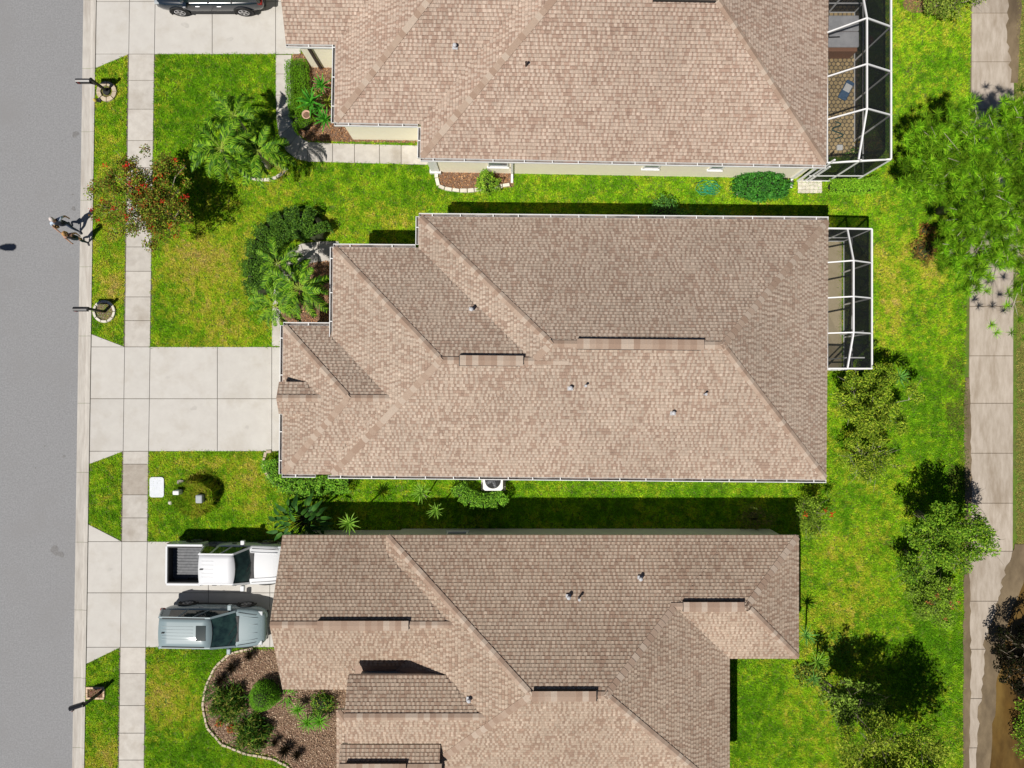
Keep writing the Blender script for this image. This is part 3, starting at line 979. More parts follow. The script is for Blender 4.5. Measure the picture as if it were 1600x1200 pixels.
# hexagon pavers
pv, pf, pc, k = [], [], [], 0
hx = 0.205
X0, X1, Ya, Yb = 12.95, at(1340, 0).x, at(0, 243).y, at(0, -30).y
for j in range(int((Yb - Ya) / (hx * 0.866)) + 1):
    for i in range(int((X1 - X0) / hx) + 1):
        x, y = X0 + (i + 0.5 * (j % 2)) * hx, Ya + j * hx * 0.866
        z = 0.035 + rng.random() * 0.006
        ring = [(x + hx * 0.50 * math.cos(a) , y + hx * 0.50 * math.sin(a), z - 0.012) for a in np.arange(6) * math.pi / 3 + math.pi / 6]
        top = [(x + hx * 0.40 * math.cos(a), y + hx * 0.40 * math.sin(a), z) for a in np.arange(6) * math.pi / 3 + math.pi / 6]
        pv += ring + top
        for q in range(6): pf.append([k + q, k + (q + 1) % 6, k + 6 + (q + 1) % 6, k + 6 + q])
        pf += [[k + 6, k + 7, k + 8, k + 9], [k + 6, k + 9, k + 10, k + 11]]
        c = np.array((0.56, 0.42, 0.22)) * (1 + rng.normal() * 0.1)
        pc += [c * 0.45] * 6 + [c] * 6
        k += 12
pd = MB()
pd.box(X0 - 0.05, X1 + 0.12, Ya - 0.1, Yb + 0.1, -0.05, 0.022)
pdk = props(pd.build('paver_deck', M['joint']), 'deck of small tan hexagon pavers inside the large screen cage', 'patio', kind='structure')
props(link_mesh('paver', np_mesh('paver', pv, pf, M['paver'], pc), pdk), kind='stuff')

# things in the large cage
q = at(1318, 49, 0.9)
t = thing('hot_tub', 'grey covered hot tub with brown cabinet in the large cage', 'hot tub', (q.x, q.y, 0.04))
b = MB(); b.box(-0.82, 0.68, -0.86, 0.74, 0, 0.78); b.build('cabinet', mat('brown_cabinet', (0.28, 0.14, 0.085), (0.34, 0.18, 0.11), scale=6, stretch=(12, 12, 1)), t, bevel=0.04)
b = MB(); b.box(-0.80, 0.70, -0.72, -0.01, 0.782, 0.90); b.box(-0.80, 0.70, 0.01, 0.72, 0.782, 0.90)
b.build('cover', mat('tub_cover', (0.55, 0.55, 0.57), (0.42, 0.42, 0.44), scale=2.2, rough=0.6, bump=0.3), t, bevel=0.05)
b = MB(); b.bar((-0.7, -0.3, 0.92), (-0.2, -0.28, 0.92), 0.05, 0.03); b.bar((-0.7, -0.3, 0.92), (-0.72, -0.1, 0.92), 0.05, 0.03)
b.build('strap', M['black'], t)
q = at(1323, 140, 0.15)
t = thing('lounge_cushion', 'folded dark blue cushion with a white towel lying on the tan pavers', 'cushion', (q.x, q.y, 0.05), R(62))
b = MB(); b.box(-0.48, 0.0, -0.21, 0.21, 0, 0.14); b.box(0.02, 0.46, -0.2, 0.2, 0, 0.11)
b.build('pad', mat('blue_cloth', (0.06, 0.12, 0.22), (0.10, 0.18, 0.30), scale=7), t, bevel=0.05)
b = MB(); b.box(-0.12, 0.24, -0.15, 0.17, 0.142, 0.17); b.build('towel', M['white'], t, bevel=0.01)
def pool_hose():
    t = MB()
    pts = [at(1305 + 8 * math.sin(k * 0.6) + k * 0.35, 190 + k * 1.6, 0.07) for k in range(18)]
    t.tube(pts, 0.03, 6)
    props(t.build('pool_hose', mat('dark_teal_hose', (0.03, 0.09, 0.08), rough=0.5), smooth=True), 'dark teal hose curled on the pavers near the cage corner', 'hose')
pool_hose()
for px, py, lab in ((1310, 232, 'small white cushion on the paver corner of the large cage'), ):
    q = at(px, py)
    b = MB(); b.box(-0.14, 0.14, -0.13, 0.13, 0, 0.16)
    props(b.build('white_cushion', M['white'], bevel=0.05, loc=(q.x, q.y, 0.045)), lab, 'cushion')
q = at(1359, 62, 0.35)
b = MB(); b.lathe([(0.13, 0), (0.18, 0.28), (0.2, 0.34), (0.165, 0.34), (0.15, 0.30)], 14)
t = thing('clay_pot', 'round terracotta pot on the ground by the tub', 'pot', (q.x, q.y, 0))
b.build('pot', mat('terracotta', (0.42, 0.19, 0.11), (0.36, 0.15, 0.09), scale=8), t, smooth=True)
# paver step outside the cage door
st = MB(); q = at(1265, 291)
stp = MB(); stp.box(-0.58, 0.58, -0.34, 0.34, -0.03, 0.03)
stp = props(stp.build('door_step', M['joint'], loc=(q.x, q.y, 0)), 'small pale paver landing outside the large cage door', 'step', kind='structure')
for i in range(6):
    for j in range(4):
        b = MB(); x, y = -0.56 + i * 0.187, -0.325 + j * 0.164
        b.box(x, x + 0.178, y, y + 0.155, 0.01, 0.055 + random.random() * 0.006)
        b.build('paver', M['stone_w'], stp, bevel=0.008)

# ---------------------------------------------------------------- lawn
LAWN = []
def strip(*p): return list(p)
VERGE = [[(ve_(107) + 0.3, 107), (sl_(85) - 2.6, 87), (sl_(541) - 2.4, 539.5), (ve_(522) + 0.4, 522)],
         [(ve_(725) + 0.4, 726), (sl_(706) - 2.4, 707.5), (sl_(844) - 2.4, 843), (ve_(818) + 0.4, 818)],
         [(ve_(1037) + 0.4, 1037.5), (sl_(1012) - 2.4, 1013.5), (sl_(1290) - 2.4, 1290), (ve_(1290), 1290)]]
BACK = [(sr_(-90) + 1, -90), (1517, -90), (1506.5, 590), (1505, 800), (1503, 1290), (sr_(1290) + 0.8, 1290)]
BED1 = [(457, 86), (520, 80), (520, 190), (655, 190), (655, 224), (482, 221), (474, 216), (467, 208), (460, 195), (457, 178)]
BED1B = [(685, 262), (757, 262), (803, 262), (803, 292), (762, 297), (722, 298), (690, 294), (684, 287)]
BED2 = [(530, 405), (498, 409), (480, 413), (463, 425), (449, 442), (441, 465), (438, 505), (545, 510)]
BED3 = [(432, 1014), (392, 1014), (360, 1022), (337, 1043), (324, 1070), (319, 1100), (326, 1134), (348, 1160), (385, 1174), (425, 1181), (450, 1192), (470, 1215), (476, 1260), (560, 1260), (560, 1060), (440, 1060)]
PATIOS = [[(1225, -40), (1339, -40), (1339, 246), (1225, 246)], [(1230, 378), (1309, 378), (1309, 582), (1230, 582)]]
EXCL = PATIOS + [WALK1, WALK2, BED1, BED1B, BED2, BED3] + DRIVES
EXCL.append([(560, 190), (560, 222), (690, 224), (690, 265), (1245, 280), (1245, -100), (480, -100), (487, 104), (540, 104), (540, 190)])
def houserects(h, o):
    out = []
    for q in h.rects:
        if q.z0 > 3: continue
        pts = []
        for x, y in ((q.x0 + o, q.y0 + o), (q.x1 - o, q.y0 + o), (q.x1 - o, q.y1 - o), (q.x0 + o, q.y1 - o)):
            v = Matrix.Rotation(h.rz, 3, 'Z') @ Vector((x, y, 0)) + h.p
            pts.append((v.x, v.y))
        out.append(pts)
    return out
HEX = sum([houserects(h, 0.28) for h in (h1, h2, h3)], [])


def grass_points(polys, density, excl):
    out = []
    for p in polys:
        q = np.array(W(p))
        x0, y0, x1, y1 = *q.min(0), *q.max(0)
        n = int((x1 - x0) * (y1 - y0) * density)
        P = np.stack([rng.uniform(x0, x1, n), rng.uniform(y0, y1, n)], 1)
        P = P[in_poly(P, q)]
        for e in excl: P = P[~in_poly(P, e)]
        out.append(P)
    return np.concatenate(out)


def plan_px(P): return P[:, 0] * FPX / CAM_H + CX, CY - P[:, 1] * FPX / CAM_H


def dry_amount(P):
    """How dry (yellow) the turf is at each place."""
    X, Yy = plan_px(P)
    x, y = P[:, 0] + 60, P[:, 1] + 60
    d = (fbm(x, y, 1.5, 5) - 0.5) * 0.55 + (fbm(x, y, 0.24, 8) - 0.5) * 1.5 + 0.06
    def spot(px, py, rx, ry, a):
        return a * np.exp(-(((X - px) / rx) ** 2 + ((Yy - py) / ry) ** 2))
    for s in ((320, 430, 80, 95, 0.50), (300, 400, 40, 25, 0.35), (400, 505, 50, 25, 0.35), (250, 1080, 45, 55, 0.5), (270, 1120, 60, 50, 0.3), (172, 440, 26, 40, 0.5), (176, 452, 14, 18, 0.5),
              (165, 1175, 26, 30, 0.7), (390, 745, 30, 28, 0.75), (396, 790, 20, 14, 0.6), (318, 722, 45, 10, 0.6), (600, 345, 40, 16, 0.5), (500, 355, 40, 20, 0.3), (430, 280, 60, 30, 0.25),
              (1385, 470, 24, 80, 0.45), (1400, 480, 10, 30, 0.3), (1330, 850, 70, 120, 0.15), (1290, 1010, 50, 70, 0.35), (1440, 395, 40, 30, 0.3), (1465, 425, 30, 16, 0.6), (1390, 90, 40, 90, 0.1),
              (280, 960, 40, 60, 0.3), (170, 370, 24, 30, 0.35), (165, 210, 24, 60, 0.22), (180, 110, 16, 8, 0.5), (1265, 1150, 40, 60, 0.2), (1150, 292, 60, 8, 0.35), (305, 805, 30, 20, -0.3),
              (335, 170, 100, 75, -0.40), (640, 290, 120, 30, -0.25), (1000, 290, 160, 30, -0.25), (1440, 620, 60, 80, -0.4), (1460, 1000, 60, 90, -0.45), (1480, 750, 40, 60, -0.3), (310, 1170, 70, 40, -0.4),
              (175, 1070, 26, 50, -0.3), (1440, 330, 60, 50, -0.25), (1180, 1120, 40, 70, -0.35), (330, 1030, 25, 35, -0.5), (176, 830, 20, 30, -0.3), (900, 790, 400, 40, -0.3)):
        d += spot(*s)
    return d


def grass_mesh(P, dry, hmin, hmax, wd, nb, pal=None):
    n = len(P)
    G1, G2, Yl, Br = np.array((0.13, 0.335, 0.007)), np.array((0.285, 0.52, 0.012)), np.array((0.52, 0.50, 0.035)), np.array((0.53, 0.385, 0.13))
    Gd = np.array((0.065, 0.17, 0.008))
    x, y = P[:, 0] + 60, P[:, 1] + 60
    g = np.clip((fbm(x, y, 0.9, 31) - 0.5) * 1.8 + 0.5 + rng.normal(size=n) * 0.28, 0, 1)[:, None]
    base = G1 * (1 - g) + G2 * g
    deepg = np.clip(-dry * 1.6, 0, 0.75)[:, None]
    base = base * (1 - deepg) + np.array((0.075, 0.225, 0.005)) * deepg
    dk = np.clip((fbm(x, y, 0.22, 41) - 0.55) * 3.5 + rng.normal(size=n) * 0.35, 0, 0.85)[:, None]
    base = base * (1 - dk) + Gd * dk
    dd = dry + rng.normal(size=n) * 0.22
    a = np.clip(dd * 1.35 - 0.05, 0, 0.95)[:, None]
    b = np.clip(dd * 1.5 - 0.95, 0, 0.85)[:, None]
    base = base * (1 - a) + Yl * a
    base = base * (1 - b) + Br * b
    if pal is not None: base = pal(base, n)
    V, C = [], []
    for k in range(nb):
        th = rng.uniform(0, 2 * math.pi, n)
        lean = rng.uniform(0.7, 1.42, n)
        h = rng.uniform(hmin, hmax, n)
        o = rng.normal(size=(n, 2)) * 0.022
        dx, dy = np.cos(th), np.sin(th)
        w2 = wd * rng.uniform(0.7, 1.3, n) / 2
        bx, by = P[:, 0] + o[:, 0], P[:, 1] + o[:, 1]
        z0 = np.full(n, -0.004)
        tz = h * np.cos(lean) + 0.006
        r = h * np.sin(lean)
        V.append(np.stack([np.stack([bx - dy * w2, by + dx * w2, z0], 1), np.stack([bx + dy * w2, by - dx * w2, z0], 1),
                           np.stack([bx + dx * r, by + dy * r, tz], 1)], 1))
        C.append(base * (1 + rng.normal(size=(n, 1)) * 0.27).clip(0.3, 1.9))
    V = np.concatenate(V)
    C = np.repeat(np.concatenate(C), 3, axis=0)
    return np_mesh('grass', V.reshape(-1, 3), np.arange(len(V) * 3).reshape(-1, 3), M['grass'], C)

MOUND = blob(307, 772, 40, 20, 27, seed=5)
EXW = [W(e) for e in EXCL] + HEX
Pb = grass_points([BACK], 390, EXW + [W(MOUND)])
Pb = Pb[(np.abs(Pb[:, 0]) < 24.8) & (np.abs(Pb[:, 1]) < 18.9)]
deep = ((Pb[:, 0] > -9) & (Pb[:, 0] < 13.5) & (Pb[:, 1] > -7) & (Pb[:, 1] < -4.2))
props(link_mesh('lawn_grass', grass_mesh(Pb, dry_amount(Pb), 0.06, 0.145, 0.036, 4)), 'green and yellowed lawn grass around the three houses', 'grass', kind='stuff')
Pv = grass_points(VERGE, 420, [])
props(link_mesh('verge_grass', grass_mesh(Pv, dry_amount(Pv), 0.055, 0.13, 0.036, 4)), 'short patchy grass on the verge strips between curb and sidewalk', 'grass', kind='stuff')
RIGHTG = [[(1587, -90), (1760, -90), (1760, 860), (1640, 862), (1588, 850)]]
Pr = grass_points(RIGHTG, 300, [])
Pr = Pr[Pr[:, 0] < 25]
WEEDS = [wavy([(1484, 560), (1478, 640), (1481, 720), (1486, 800)], 4, 4, 21) + wavy([(1512, 800), (1511, 700), (1511, 560)], 1, 4, 22)]
Pw = grass_points(WEEDS, 420, [])
Pw = Pw[fbm(Pw[:, 0] + 60, Pw[:, 1] + 60, 0.7, 91) + np.random.default_rng(2).normal(size=len(Pw)) * 0.08 > 0.47]
def weedy(base, n):
    f = rng.random((n, 1))
    return base * 0.22 + np.array((0.085, 0.085, 0.03)) * (0.4 + 0.9 * f)
props(link_mesh('weed_strip', grass_mesh(Pw, dry_amount(Pw) * 0 + 0.2, 0.08, 0.17, 0.03, 4, weedy)), 'dark rough weeds along the left edge of the cart path', 'weeds', kind='stuff')
def olive(base, n):
    f = rng.random((n, 1))
    return base * 0.18 + np.array((0.30, 0.25, 0.085)) * (0.45 + 0.6 * f)
props(link_mesh('dry_grass', grass_mesh(Pr, dry_amount(Pr) * 0 + 0.3, 0.06, 0.14, 0.022, 4, olive)), 'dull olive dry grass beyond the cart path', 'grass', kind='stuff')

# ---------------------------------------------------------------- mulch beds
def chips(name, poly, n_per_m2, pal, m, size=(0.04, 0.10), z=0.03, parent=None, local=False):
    q = np.array(poly if local else W(poly))
    x0, y0, x1, y1 = *q.min(0), *q.max(0)
    n = int((x1 - x0) * (y1 - y0) * n_per_m2)
    P = np.stack([rng.uniform(x0, x1, n), rng.uniform(y0, y1, n), z + rng.uniform(0, 0.03, n)], 1)
    P = P[in_poly(P, q)]
    V, F, C = leaf_quads(P, rng.uniform(*size, len(P)), pick(pal, len(P), 0.25), flat=0.6, aspect=0.45)
    o = link_mesh(name, np_mesh(name, V, F, m, C), parent)
    return o
RED_MULCH = [(0.34, 0.16, 0.07), (0.44, 0.23, 0.10), (0.21, 0.095, 0.05), (0.55, 0.34, 0.19), (0.36, 0.18, 0.085)]
BROWN_MULCH = [(0.30, 0.195, 0.12), (0.44, 0.31, 0.20), (0.17, 0.105, 0.07), (0.60, 0.46, 0.33), (0.34, 0.22, 0.14)]
for poly, lab, pal in ((BED1, 'red brown mulch bed along the walls of the top house', RED_MULCH), (BED1B, 'red brown mulch bed edged with pale stones by the porch', RED_MULCH),
                       (BED2, 'red brown mulch bed under the palms of the middle house', RED_MULCH), (BED3, 'brown mulch bed curving round the front of the bottom house', BROWN_MULCH)):
    b = bed_sheet('mulch_bed', poly, 0.012, M['mulch_soil'], label=lab, cat='mulch bed', kind='structure')
    o = chips('mulch_chips', poly, 420, pal, M['mulch'], parent=b)
    o['kind'] = 'stuff'


def edging(name, label, pts, m, ln=0.24, wd=0.13, z=0.1, closed=False, cat='edging'):
    root = thing(name, label, cat, kind='structure')
    P = [Vector(p) for p in W(pts)]
    if closed: P.append(P[0])
    acc = []
    for a, b in zip(P[:-1], P[1:]):
        n = max(1, int((b - a).length / 0.05))
        acc += [a.lerp(b, k / n) for k in range(n)]
    acc.append(P[-1])
    s, last = 0.0, acc[0]
    start = acc[0]
    for p in acc[1:]:
        s += (p - last).length
        last = p
        if s >= ln:
            d = (p - start)
            if d.length > 0.02:
                b = MB()
                h, k = d.length / 2 - 0.008, wd / 2 * random.uniform(0.85, 1.12)
                hz = z * random.uniform(0.85, 1.1)
                b.prism([(-h, -k), (h, -k), (h * 0.96, k), (-h * 0.96, k)], 0, hz, top_inset=0.012)
                c = (p + start) / 2
                o = b.build('stone', m, root, loc=(c.x, c.y, 0.0))
                o.rotation_euler = (0, 0, math.atan2(d.y, d.x) + random.uniform(-0.06, 0.06))
            start = p
            s = random.uniform(-0.04, 0.03)
    return root
edging('stone_edging', 'curved line of pale stones round the bottom garden bed', [(396, 1012), (360, 1020), (336, 1042), (323, 1070), (317, 1100), (324, 1135), (347, 1162), (385, 1177), (425, 1184), (450, 1196), (466, 1215)], M['stone'], 0.22, 0.10)
edging('stone_edging', 'row of cream blocks round the small bed by the porch', [(682, 268), (682, 286), (688, 294), (705, 297), (725, 299), (750, 297), (765, 295), (800, 288)], M['stone_w'], 0.32, 0.17, 0.12)
edging('stone_edging', 'short curve of yellowish stones beside the hedge at the driveway corner', [(425, 705), (416, 706), (412, 722), (415, 738), (424, 750), (436, 760)], M['stone'], 0.26)
edging('stone_edging', 'loose cream stones along the grass edge under the top palms', [(382, 275), (400, 281), (420, 282), (438, 276), (450, 262)], M['stone_w'], 0.3, 0.14)
edging('stone_edging', 'few flat cream stones beside the big round bush', [(1148, 302), (1170, 305), (1210, 302), (1228, 297), (1234, 283)], M['stone_w'], 0.42, 0.18, 0.07)

# ---------------------------------------------------------------- vegetation
def crown_clumps(c, rad, n, r0, r1, shell=0.55):
    out = []
    while len(out) < n:
        v = rng.normal(size=3)
        v /= np.linalg.norm(v)
        r = shell + (1 - shell) * rng.random() if rng.random() < 0.75 else rng.random() * shell
        p = np.array(c) + v * np.array(rad) * r
        if p[2] < 0.25: continue
        out.append((p, rng.uniform(r0, r1)))
    return out


def tree(name, label, cat, base, crown, rad, clumps=40, leaves=4000, leaf=(0.06, 0.12), pal=((0.06, 0.12, 0.02),), trunk=0.08, r=(0.25, 0.45), flowers=None, bark='bark',
         group=None, stems=1, limbs=14, gloss=False, flat=0.35, aspect=0.5, extra=None, shell=0.55):
    B = at(*base)
    root = thing(name, label, cat, B, group=group)
    c = at(*crown) - B
    cl = crown_clumps(c, rad, clumps, *r, shell=shell)
    tb = MB()
    fork = Vector((c.x * 0.45, c.y * 0.45, max(0.3, c.z * 0.5)))
    for s in range(stems):
        o = Vector((random.uniform(-1, 1), random.uniform(-1, 1), 0)) * 0.12 * (stems > 1)
        tb.tube([o * 0.6 + Vector((0, 0, -0.05)), o + fork * 0.5 + Vector((random.uniform(-.05, .05), random.uniform(-.05, .05), 0)), fork + o * 1.5], [trunk, trunk * 0.85, trunk * 0.65], 8)
    root_t = tb.build('trunk', M[bark], root, smooth=True)
    lb = MB()
    for p, q in cl[:limbs]:
        p = Vector(p)
        mid = fork.lerp(p, 0.5) + Vector((random.uniform(-.2, .2), random.uniform(-.2, .2), random.uniform(0.0, .25)))
        lb.tube([fork * 0.92, mid, p], [trunk * 0.5, trunk * 0.3, trunk * 0.1], 5)
        for _ in range(3):
            e = p + Vector(rng.normal(size=3)) * q * 0.9
            st = mid.lerp(p, random.uniform(0.3, 0.9))
            lb.tube([st, st.lerp(e, 0.5) + Vector((0, 0, 0.04)), e], [trunk * 0.18, trunk * 0.12, trunk * 0.06], 4)
    lb.build('limb', M[bark], root_t, smooth=True)
    per = rng.multinomial(leaves, np.array([q ** 2 for _, q in cl]) / sum(q ** 2 for _, q in cl))
    P, C = [], []
    for (p, q), k in zip(cl, per):
        g_ = unit(rng.normal(size=(k, 3))) * (rng.random((k, 1)) ** 0.45) * q * np.array([1.0, 1.0, 0.75])
        P.append(p + g_)
        C.append(pick(pal, k, 0.2) * rng.uniform(0.8, 1.2))
    P, C = np.concatenate(P), np.concatenate(C)
    P[:, 2] = np.maximum(P[:, 2], 0.05)
    V, F, K = leaf_quads(P, rng.uniform(*leaf, len(P)), C, flat=flat, aspect=aspect)
    link_mesh('crown', np_mesh('crown', V, F, M['gloss_leaf' if gloss else 'leaf'], K), root)
    if flowers:
        n, fpal, fr = flowers
        tops = sorted(cl, key=lambda e: -e[0][2])[:max(n * 4, 6)]
        for k in range(n):
            p, q = tops[rng.integers(0, len(tops))]
            e = p + np.array([rng.normal() * q * 0.7, rng.normal() * q * 0.7, q * 0.75])
            m_ = int(26 * (fr / 0.12) ** 2)
            Q = e + rng.normal(size=(m_, 3)) * fr * np.array([0.6, 0.6, 0.45])
            V, F, K = leaf_quads(Q, rng.uniform(0.04, 0.075, m_), pick(fpal, m_, 0.2), flat=0.5, aspect=0.8)
            link_mesh('flower_cluster', np_mesh('flower_cluster', V, F, M['leaf'], K), root)['kind'] = 'stuff'
    return root


def bush(name, label, cat, px, py, rx, ry, h, n, leaf=(0.05, 0.1), pal=((0.06, 0.13, 0.02),), lump=0.15, gloss=False, group=None, flat=0.5, aspect=0.5, core=0.78, rz=0.0, z0=0.0):
    B = at(px, py)
    root = thing(name, label, cat, B, rz, group=group)
    d = unit(np.c_[rng.normal(size=(n, 2)), np.abs(rng.normal(size=n)) * 0.9 + 0.02])
    th = np.arctan2(d[:, 1], d[:, 0])
    s = rng.integers(0, 1000)
    k = 1 + lump * (np.sin(3 * th + s) * 0.5 + np.sin(7 * th + 2 * s + d[:, 2] * 5) * 0.5 + np.sin(5 * d[:, 2] * 4 + 4 * th) * 0.4)
    r = k * rng.uniform(0.80, 1.04, n)
    P = np.c_[d[:, 0] * rx * r, d[:, 1] * ry * r, np.maximum(z0 + d[:, 2] ** 0.7 * h * r, 0.02)]
    V, F, K = leaf_quads(P, rng.uniform(*leaf, n), pick(pal, n, 0.22), flat=flat, aspect=aspect)
    link_mesh('foliage', np_mesh('foliage', V, F, M['gloss_leaf' if gloss else 'leaf'], K), root)
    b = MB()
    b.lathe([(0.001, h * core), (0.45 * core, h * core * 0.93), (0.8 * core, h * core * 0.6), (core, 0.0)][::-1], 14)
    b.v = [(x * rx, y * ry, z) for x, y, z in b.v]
    b.build('stems', M['deepgreen'], root, smooth=True)  # solid dark dome painting the shade inside the foliage, no separate stems
    return root
M['deepgreen'] = mat('core_shade_and_stalk', (0.02, 0.03, 0.01), (0.04, 0.045, 0.018), scale=9)  # dark tone paints inner shade of foliage cores; banana stalks share it


def hedge(name, label, path, width, height, n, leaf=(0.05, 0.09), pal=((0.05, 0.12, 0.02),), gloss=False, cat='hedge'):
    """Clipped hedge along a picture-plan path."""
    P = [Vector(p) for p in W(path)]
    B = Vector((P[0].x, P[0].y, 0))
    root = thing(name, label, cat, B)
    acc = []
    for a, b in zip(P[:-1], P[1:]):
        k = max(2, int((b - a).length / 0.05))
        acc += [(a.lerp(b, i / k), (b - a).normalized()) for i in range(k)]
    A = np.array([(p.x, p.y, d.x, d.y) for p, d in acc])
    i = rng.integers(0, len(A), n)
    u = rng.uniform(-1, 1, n)
    pr = np.clip((1 - np.abs(u) ** 5), 0, 1)
    top = rng.random(n) < 0.75
    hh = height * np.where(top, pr ** 0.5 * rng.uniform(0.86, 1.04, n), rng.random(n) * pr ** 0.5)
    w_ = np.where(top, u, np.sign(u) * rng.uniform(0.9, 1.0, n)) * width / 2
    lump = 1 + 0.07 * np.sin(A[i, 0] * 5 + A[i, 1] * 7) * np.sin(A[i, 0] * 9 - A[i, 1] * 4)
    e = np.c_[A[i, 0] - A[i, 3] * w_ * lump, A[i, 1] + A[i, 2] * w_ * lump, np.maximum(hh * lump, 0.02)] - np.array([B.x, B.y, 0])
    V, F, K = leaf_quads(e, rng.uniform(*leaf, n), pick(pal, n, 0.25), flat=0.5, aspect=0.55)
    link_mesh('foliage', np_mesh('foliage', V, F, M['gloss_leaf' if gloss else 'leaf'], K), root)
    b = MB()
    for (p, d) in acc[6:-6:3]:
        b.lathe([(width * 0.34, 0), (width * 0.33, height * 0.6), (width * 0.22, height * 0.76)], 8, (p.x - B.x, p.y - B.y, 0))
    b.build('stems', M['deepgreen'], root)  # solid dark cores paint the shaded inside of the hedge
    return root


def frond_mesh(L, up, droop, seed, pal, nl=30, wmax=0.29):
    r = random.Random(seed)
    V, F, C = [], [], []
    def q(t): return Vector((L * t * (1 - 0.12 * t * t), 0.05 * math.sin(seed) * t * t * L, up * L * t - droop * L * t * t))
    k = 0
    for i in range(8):
        a, b = q(i / 8), q((i + 1) / 8)
        wa = 0.018 * (1 - i / 9)
        for s in (Vector((0, wa, 0)),):
            V += [a - s, a + s, b + s * 0.9, b - s * 0.9]
            F.append([k, k + 1, k + 2, k + 3]); k += 4
            C += [(0.20, 0.24, 0.06)] * 4
    for i in range(nl):
        t = 0.14 + 0.86 * (i + 0.5) / nl
        p = q(t)
        tang = (q(min(t + 0.03, 1)) - q(t - 0.03)).normalized()
        ln = wmax * (math.sin(math.pi * (0.12 + 0.80 * t)) ** 0.7) * r.uniform(0.85, 1.1)
        for sd in (-1, 1):
            side = Vector((0, sd, 0))
            d = (tang * r.uniform(0.6, 0.95) + side * 0.9 + Vector((0, 0, r.uniform(-0.05, 0.35)))).normalized()
            e = p + d * ln + Vector((0, 0, -0.22 * ln))
            mid = p + d * ln * 0.5
            n = d.cross(Vector((0, 0, 1))).normalized() * 0.018
            V += [p - n * 0.5, p + n * 0.5, mid + n, mid - n, e]
            c = np.array(pal[r.randrange(len(pal))]) * r.uniform(0.75, 1.25)
            C += [tuple(c)] * 5
            F += [[k, k + 1, k + 2, k + 3], [k + 3, k + 2, k + 4, k + 4]]
            k += 5
    Fq = [f for f in F if f[2] != f[3]]
    # tips as quads made of a thin triangle: add one extra vertex each
    for f in F:
        if f[2] == f[3]:
            V.append(V[f[2]] + Vector((0.002, 0.002, 0))); C.append(C[f[2]])
            Fq.append([f[0], f[1], f[2], len(V) - 1])
    return np_mesh('frond', [tuple(v) for v in V], Fq, M['gloss_leaf'], np.array(C))

PALMC = [(0.04, 0.11, 0.008), (0.085, 0.18, 0.010), (0.016, 0.045, 0.006), (0.16, 0.26, 0.025)]
FR = [frond_mesh(1.45, u, d, i, PALMC) for i, (u, d) in enumerate(((0.75, 0.75), (0.5, 0.8), (0.25, 0.62), (0.95, 0.55), (0.1, 0.75)))]
DEADF = frond_mesh(1.25, -0.1, 0.75, 9, [(0.34, 0.24, 0.12), (0.28, 0.2, 0.09)], nl=14, wmax=0.25)


def palm(label, base, crown, n=24, scale=1.0, group=None, dead=1):
    B = at(*base)
    root = thing('palm_tree', label, 'palm tree', B, group=group)
    c = at(*crown) - B
    t = MB()
    pts = [Vector((0, 0, -0.05)), c * 0.35 + Vector((0.03, 0.0, 0)), c * 0.7, c]
    t.tube(pts, [0.13, 0.10, 0.095, 0.085], 9)
    for k in range(1, 12):
        p = c * (k / 12)
        t.tube([p, p + c.normalized() * 0.05], [0.115, 0.10], 9)
    t.build('trunk', M['pale_bark'], root, smooth=True)
    for k in range(n + dead):
        me = DEADF if k >= n else (FR[3] if k < n * 0.2 else random.choice(FR[:3]) if k < n * 0.75 else FR[random.choice((2, 4))])
        o = link_mesh('frond', me, root, c)
        o.rotation_euler = (random.uniform(-0.3, 0.3), random.uniform(-0.15, 0.1), k * 2.39996 + random.uniform(-0.2, 0.2))
        s = scale * random.uniform(0.85, 1.1) * (0.85 if k < n * 0.2 else 1)
        o.scale = (s, s, s)
    return root

palm('palm tree with bright spread fronds, nearest of the three to the red flowered tree', (362, 262), (345, 232, 3.0), 19, 1.12, 'palms on the top lawn')
palm('palm tree beside the curved garden path, rightmost of the three on the top lawn', (420, 262), (403, 236, 2.6), 18, 1.08, 'palms on the top lawn')
palm('palm tree on the top lawn, nearest the top driveway', (395, 222), (366, 181, 2.4), 15, 0.98, 'palms on the top lawn')
palm('large palm tree whose fronds overhang the white gutter of the middle house', (490, 456), (468, 450, 2.7), 20, 1.12, 'palms in front of the middle house')
palm('smaller palm tree in front of the middle house beside the curved path', (450, 424), (434, 412, 2.2), 13, 0.88, 'palms in front of the middle house', dead=0)
palm('low palm tree at the lower end of the dark hedge', (450, 484), (430, 478, 2.0), 14, 0.92, 'palms in front of the middle house', dead=0)


def blade_mesh(L, wd, pal, seed, curl=0.25, nm='leaf'):
    r = random.Random(seed)
    V, F, C = [], [], []
    n = 5
    for i in range(n + 1):
        t = i / n
        hw = wd / 2 * (min(1, 0.55 + t * 1.6) if t < 0.35 else (1 - (t - 0.35) / 0.65) ** 0.8) + 0.0015
        z = -curl * L * t * t
        V += [(L * t, -hw, z + hw * 0.35), (L * t, 0, z), (L * t, hw, z + hw * 0.35)]
        c = np.array(pal[r.randrange(len(pal))])
        e = c * 1.25 if wd > 0.035 else c
        C += [tuple(e), tuple(c * 0.9), tuple(e)]
        if i < n:
            k = i * 3
            F += [[k, k + 3, k + 4, k + 1], [k + 1, k + 4, k + 5, k + 2]]
    return np_mesh(nm, V, F, M['gloss_leaf'], np.array(C), smooth=True)


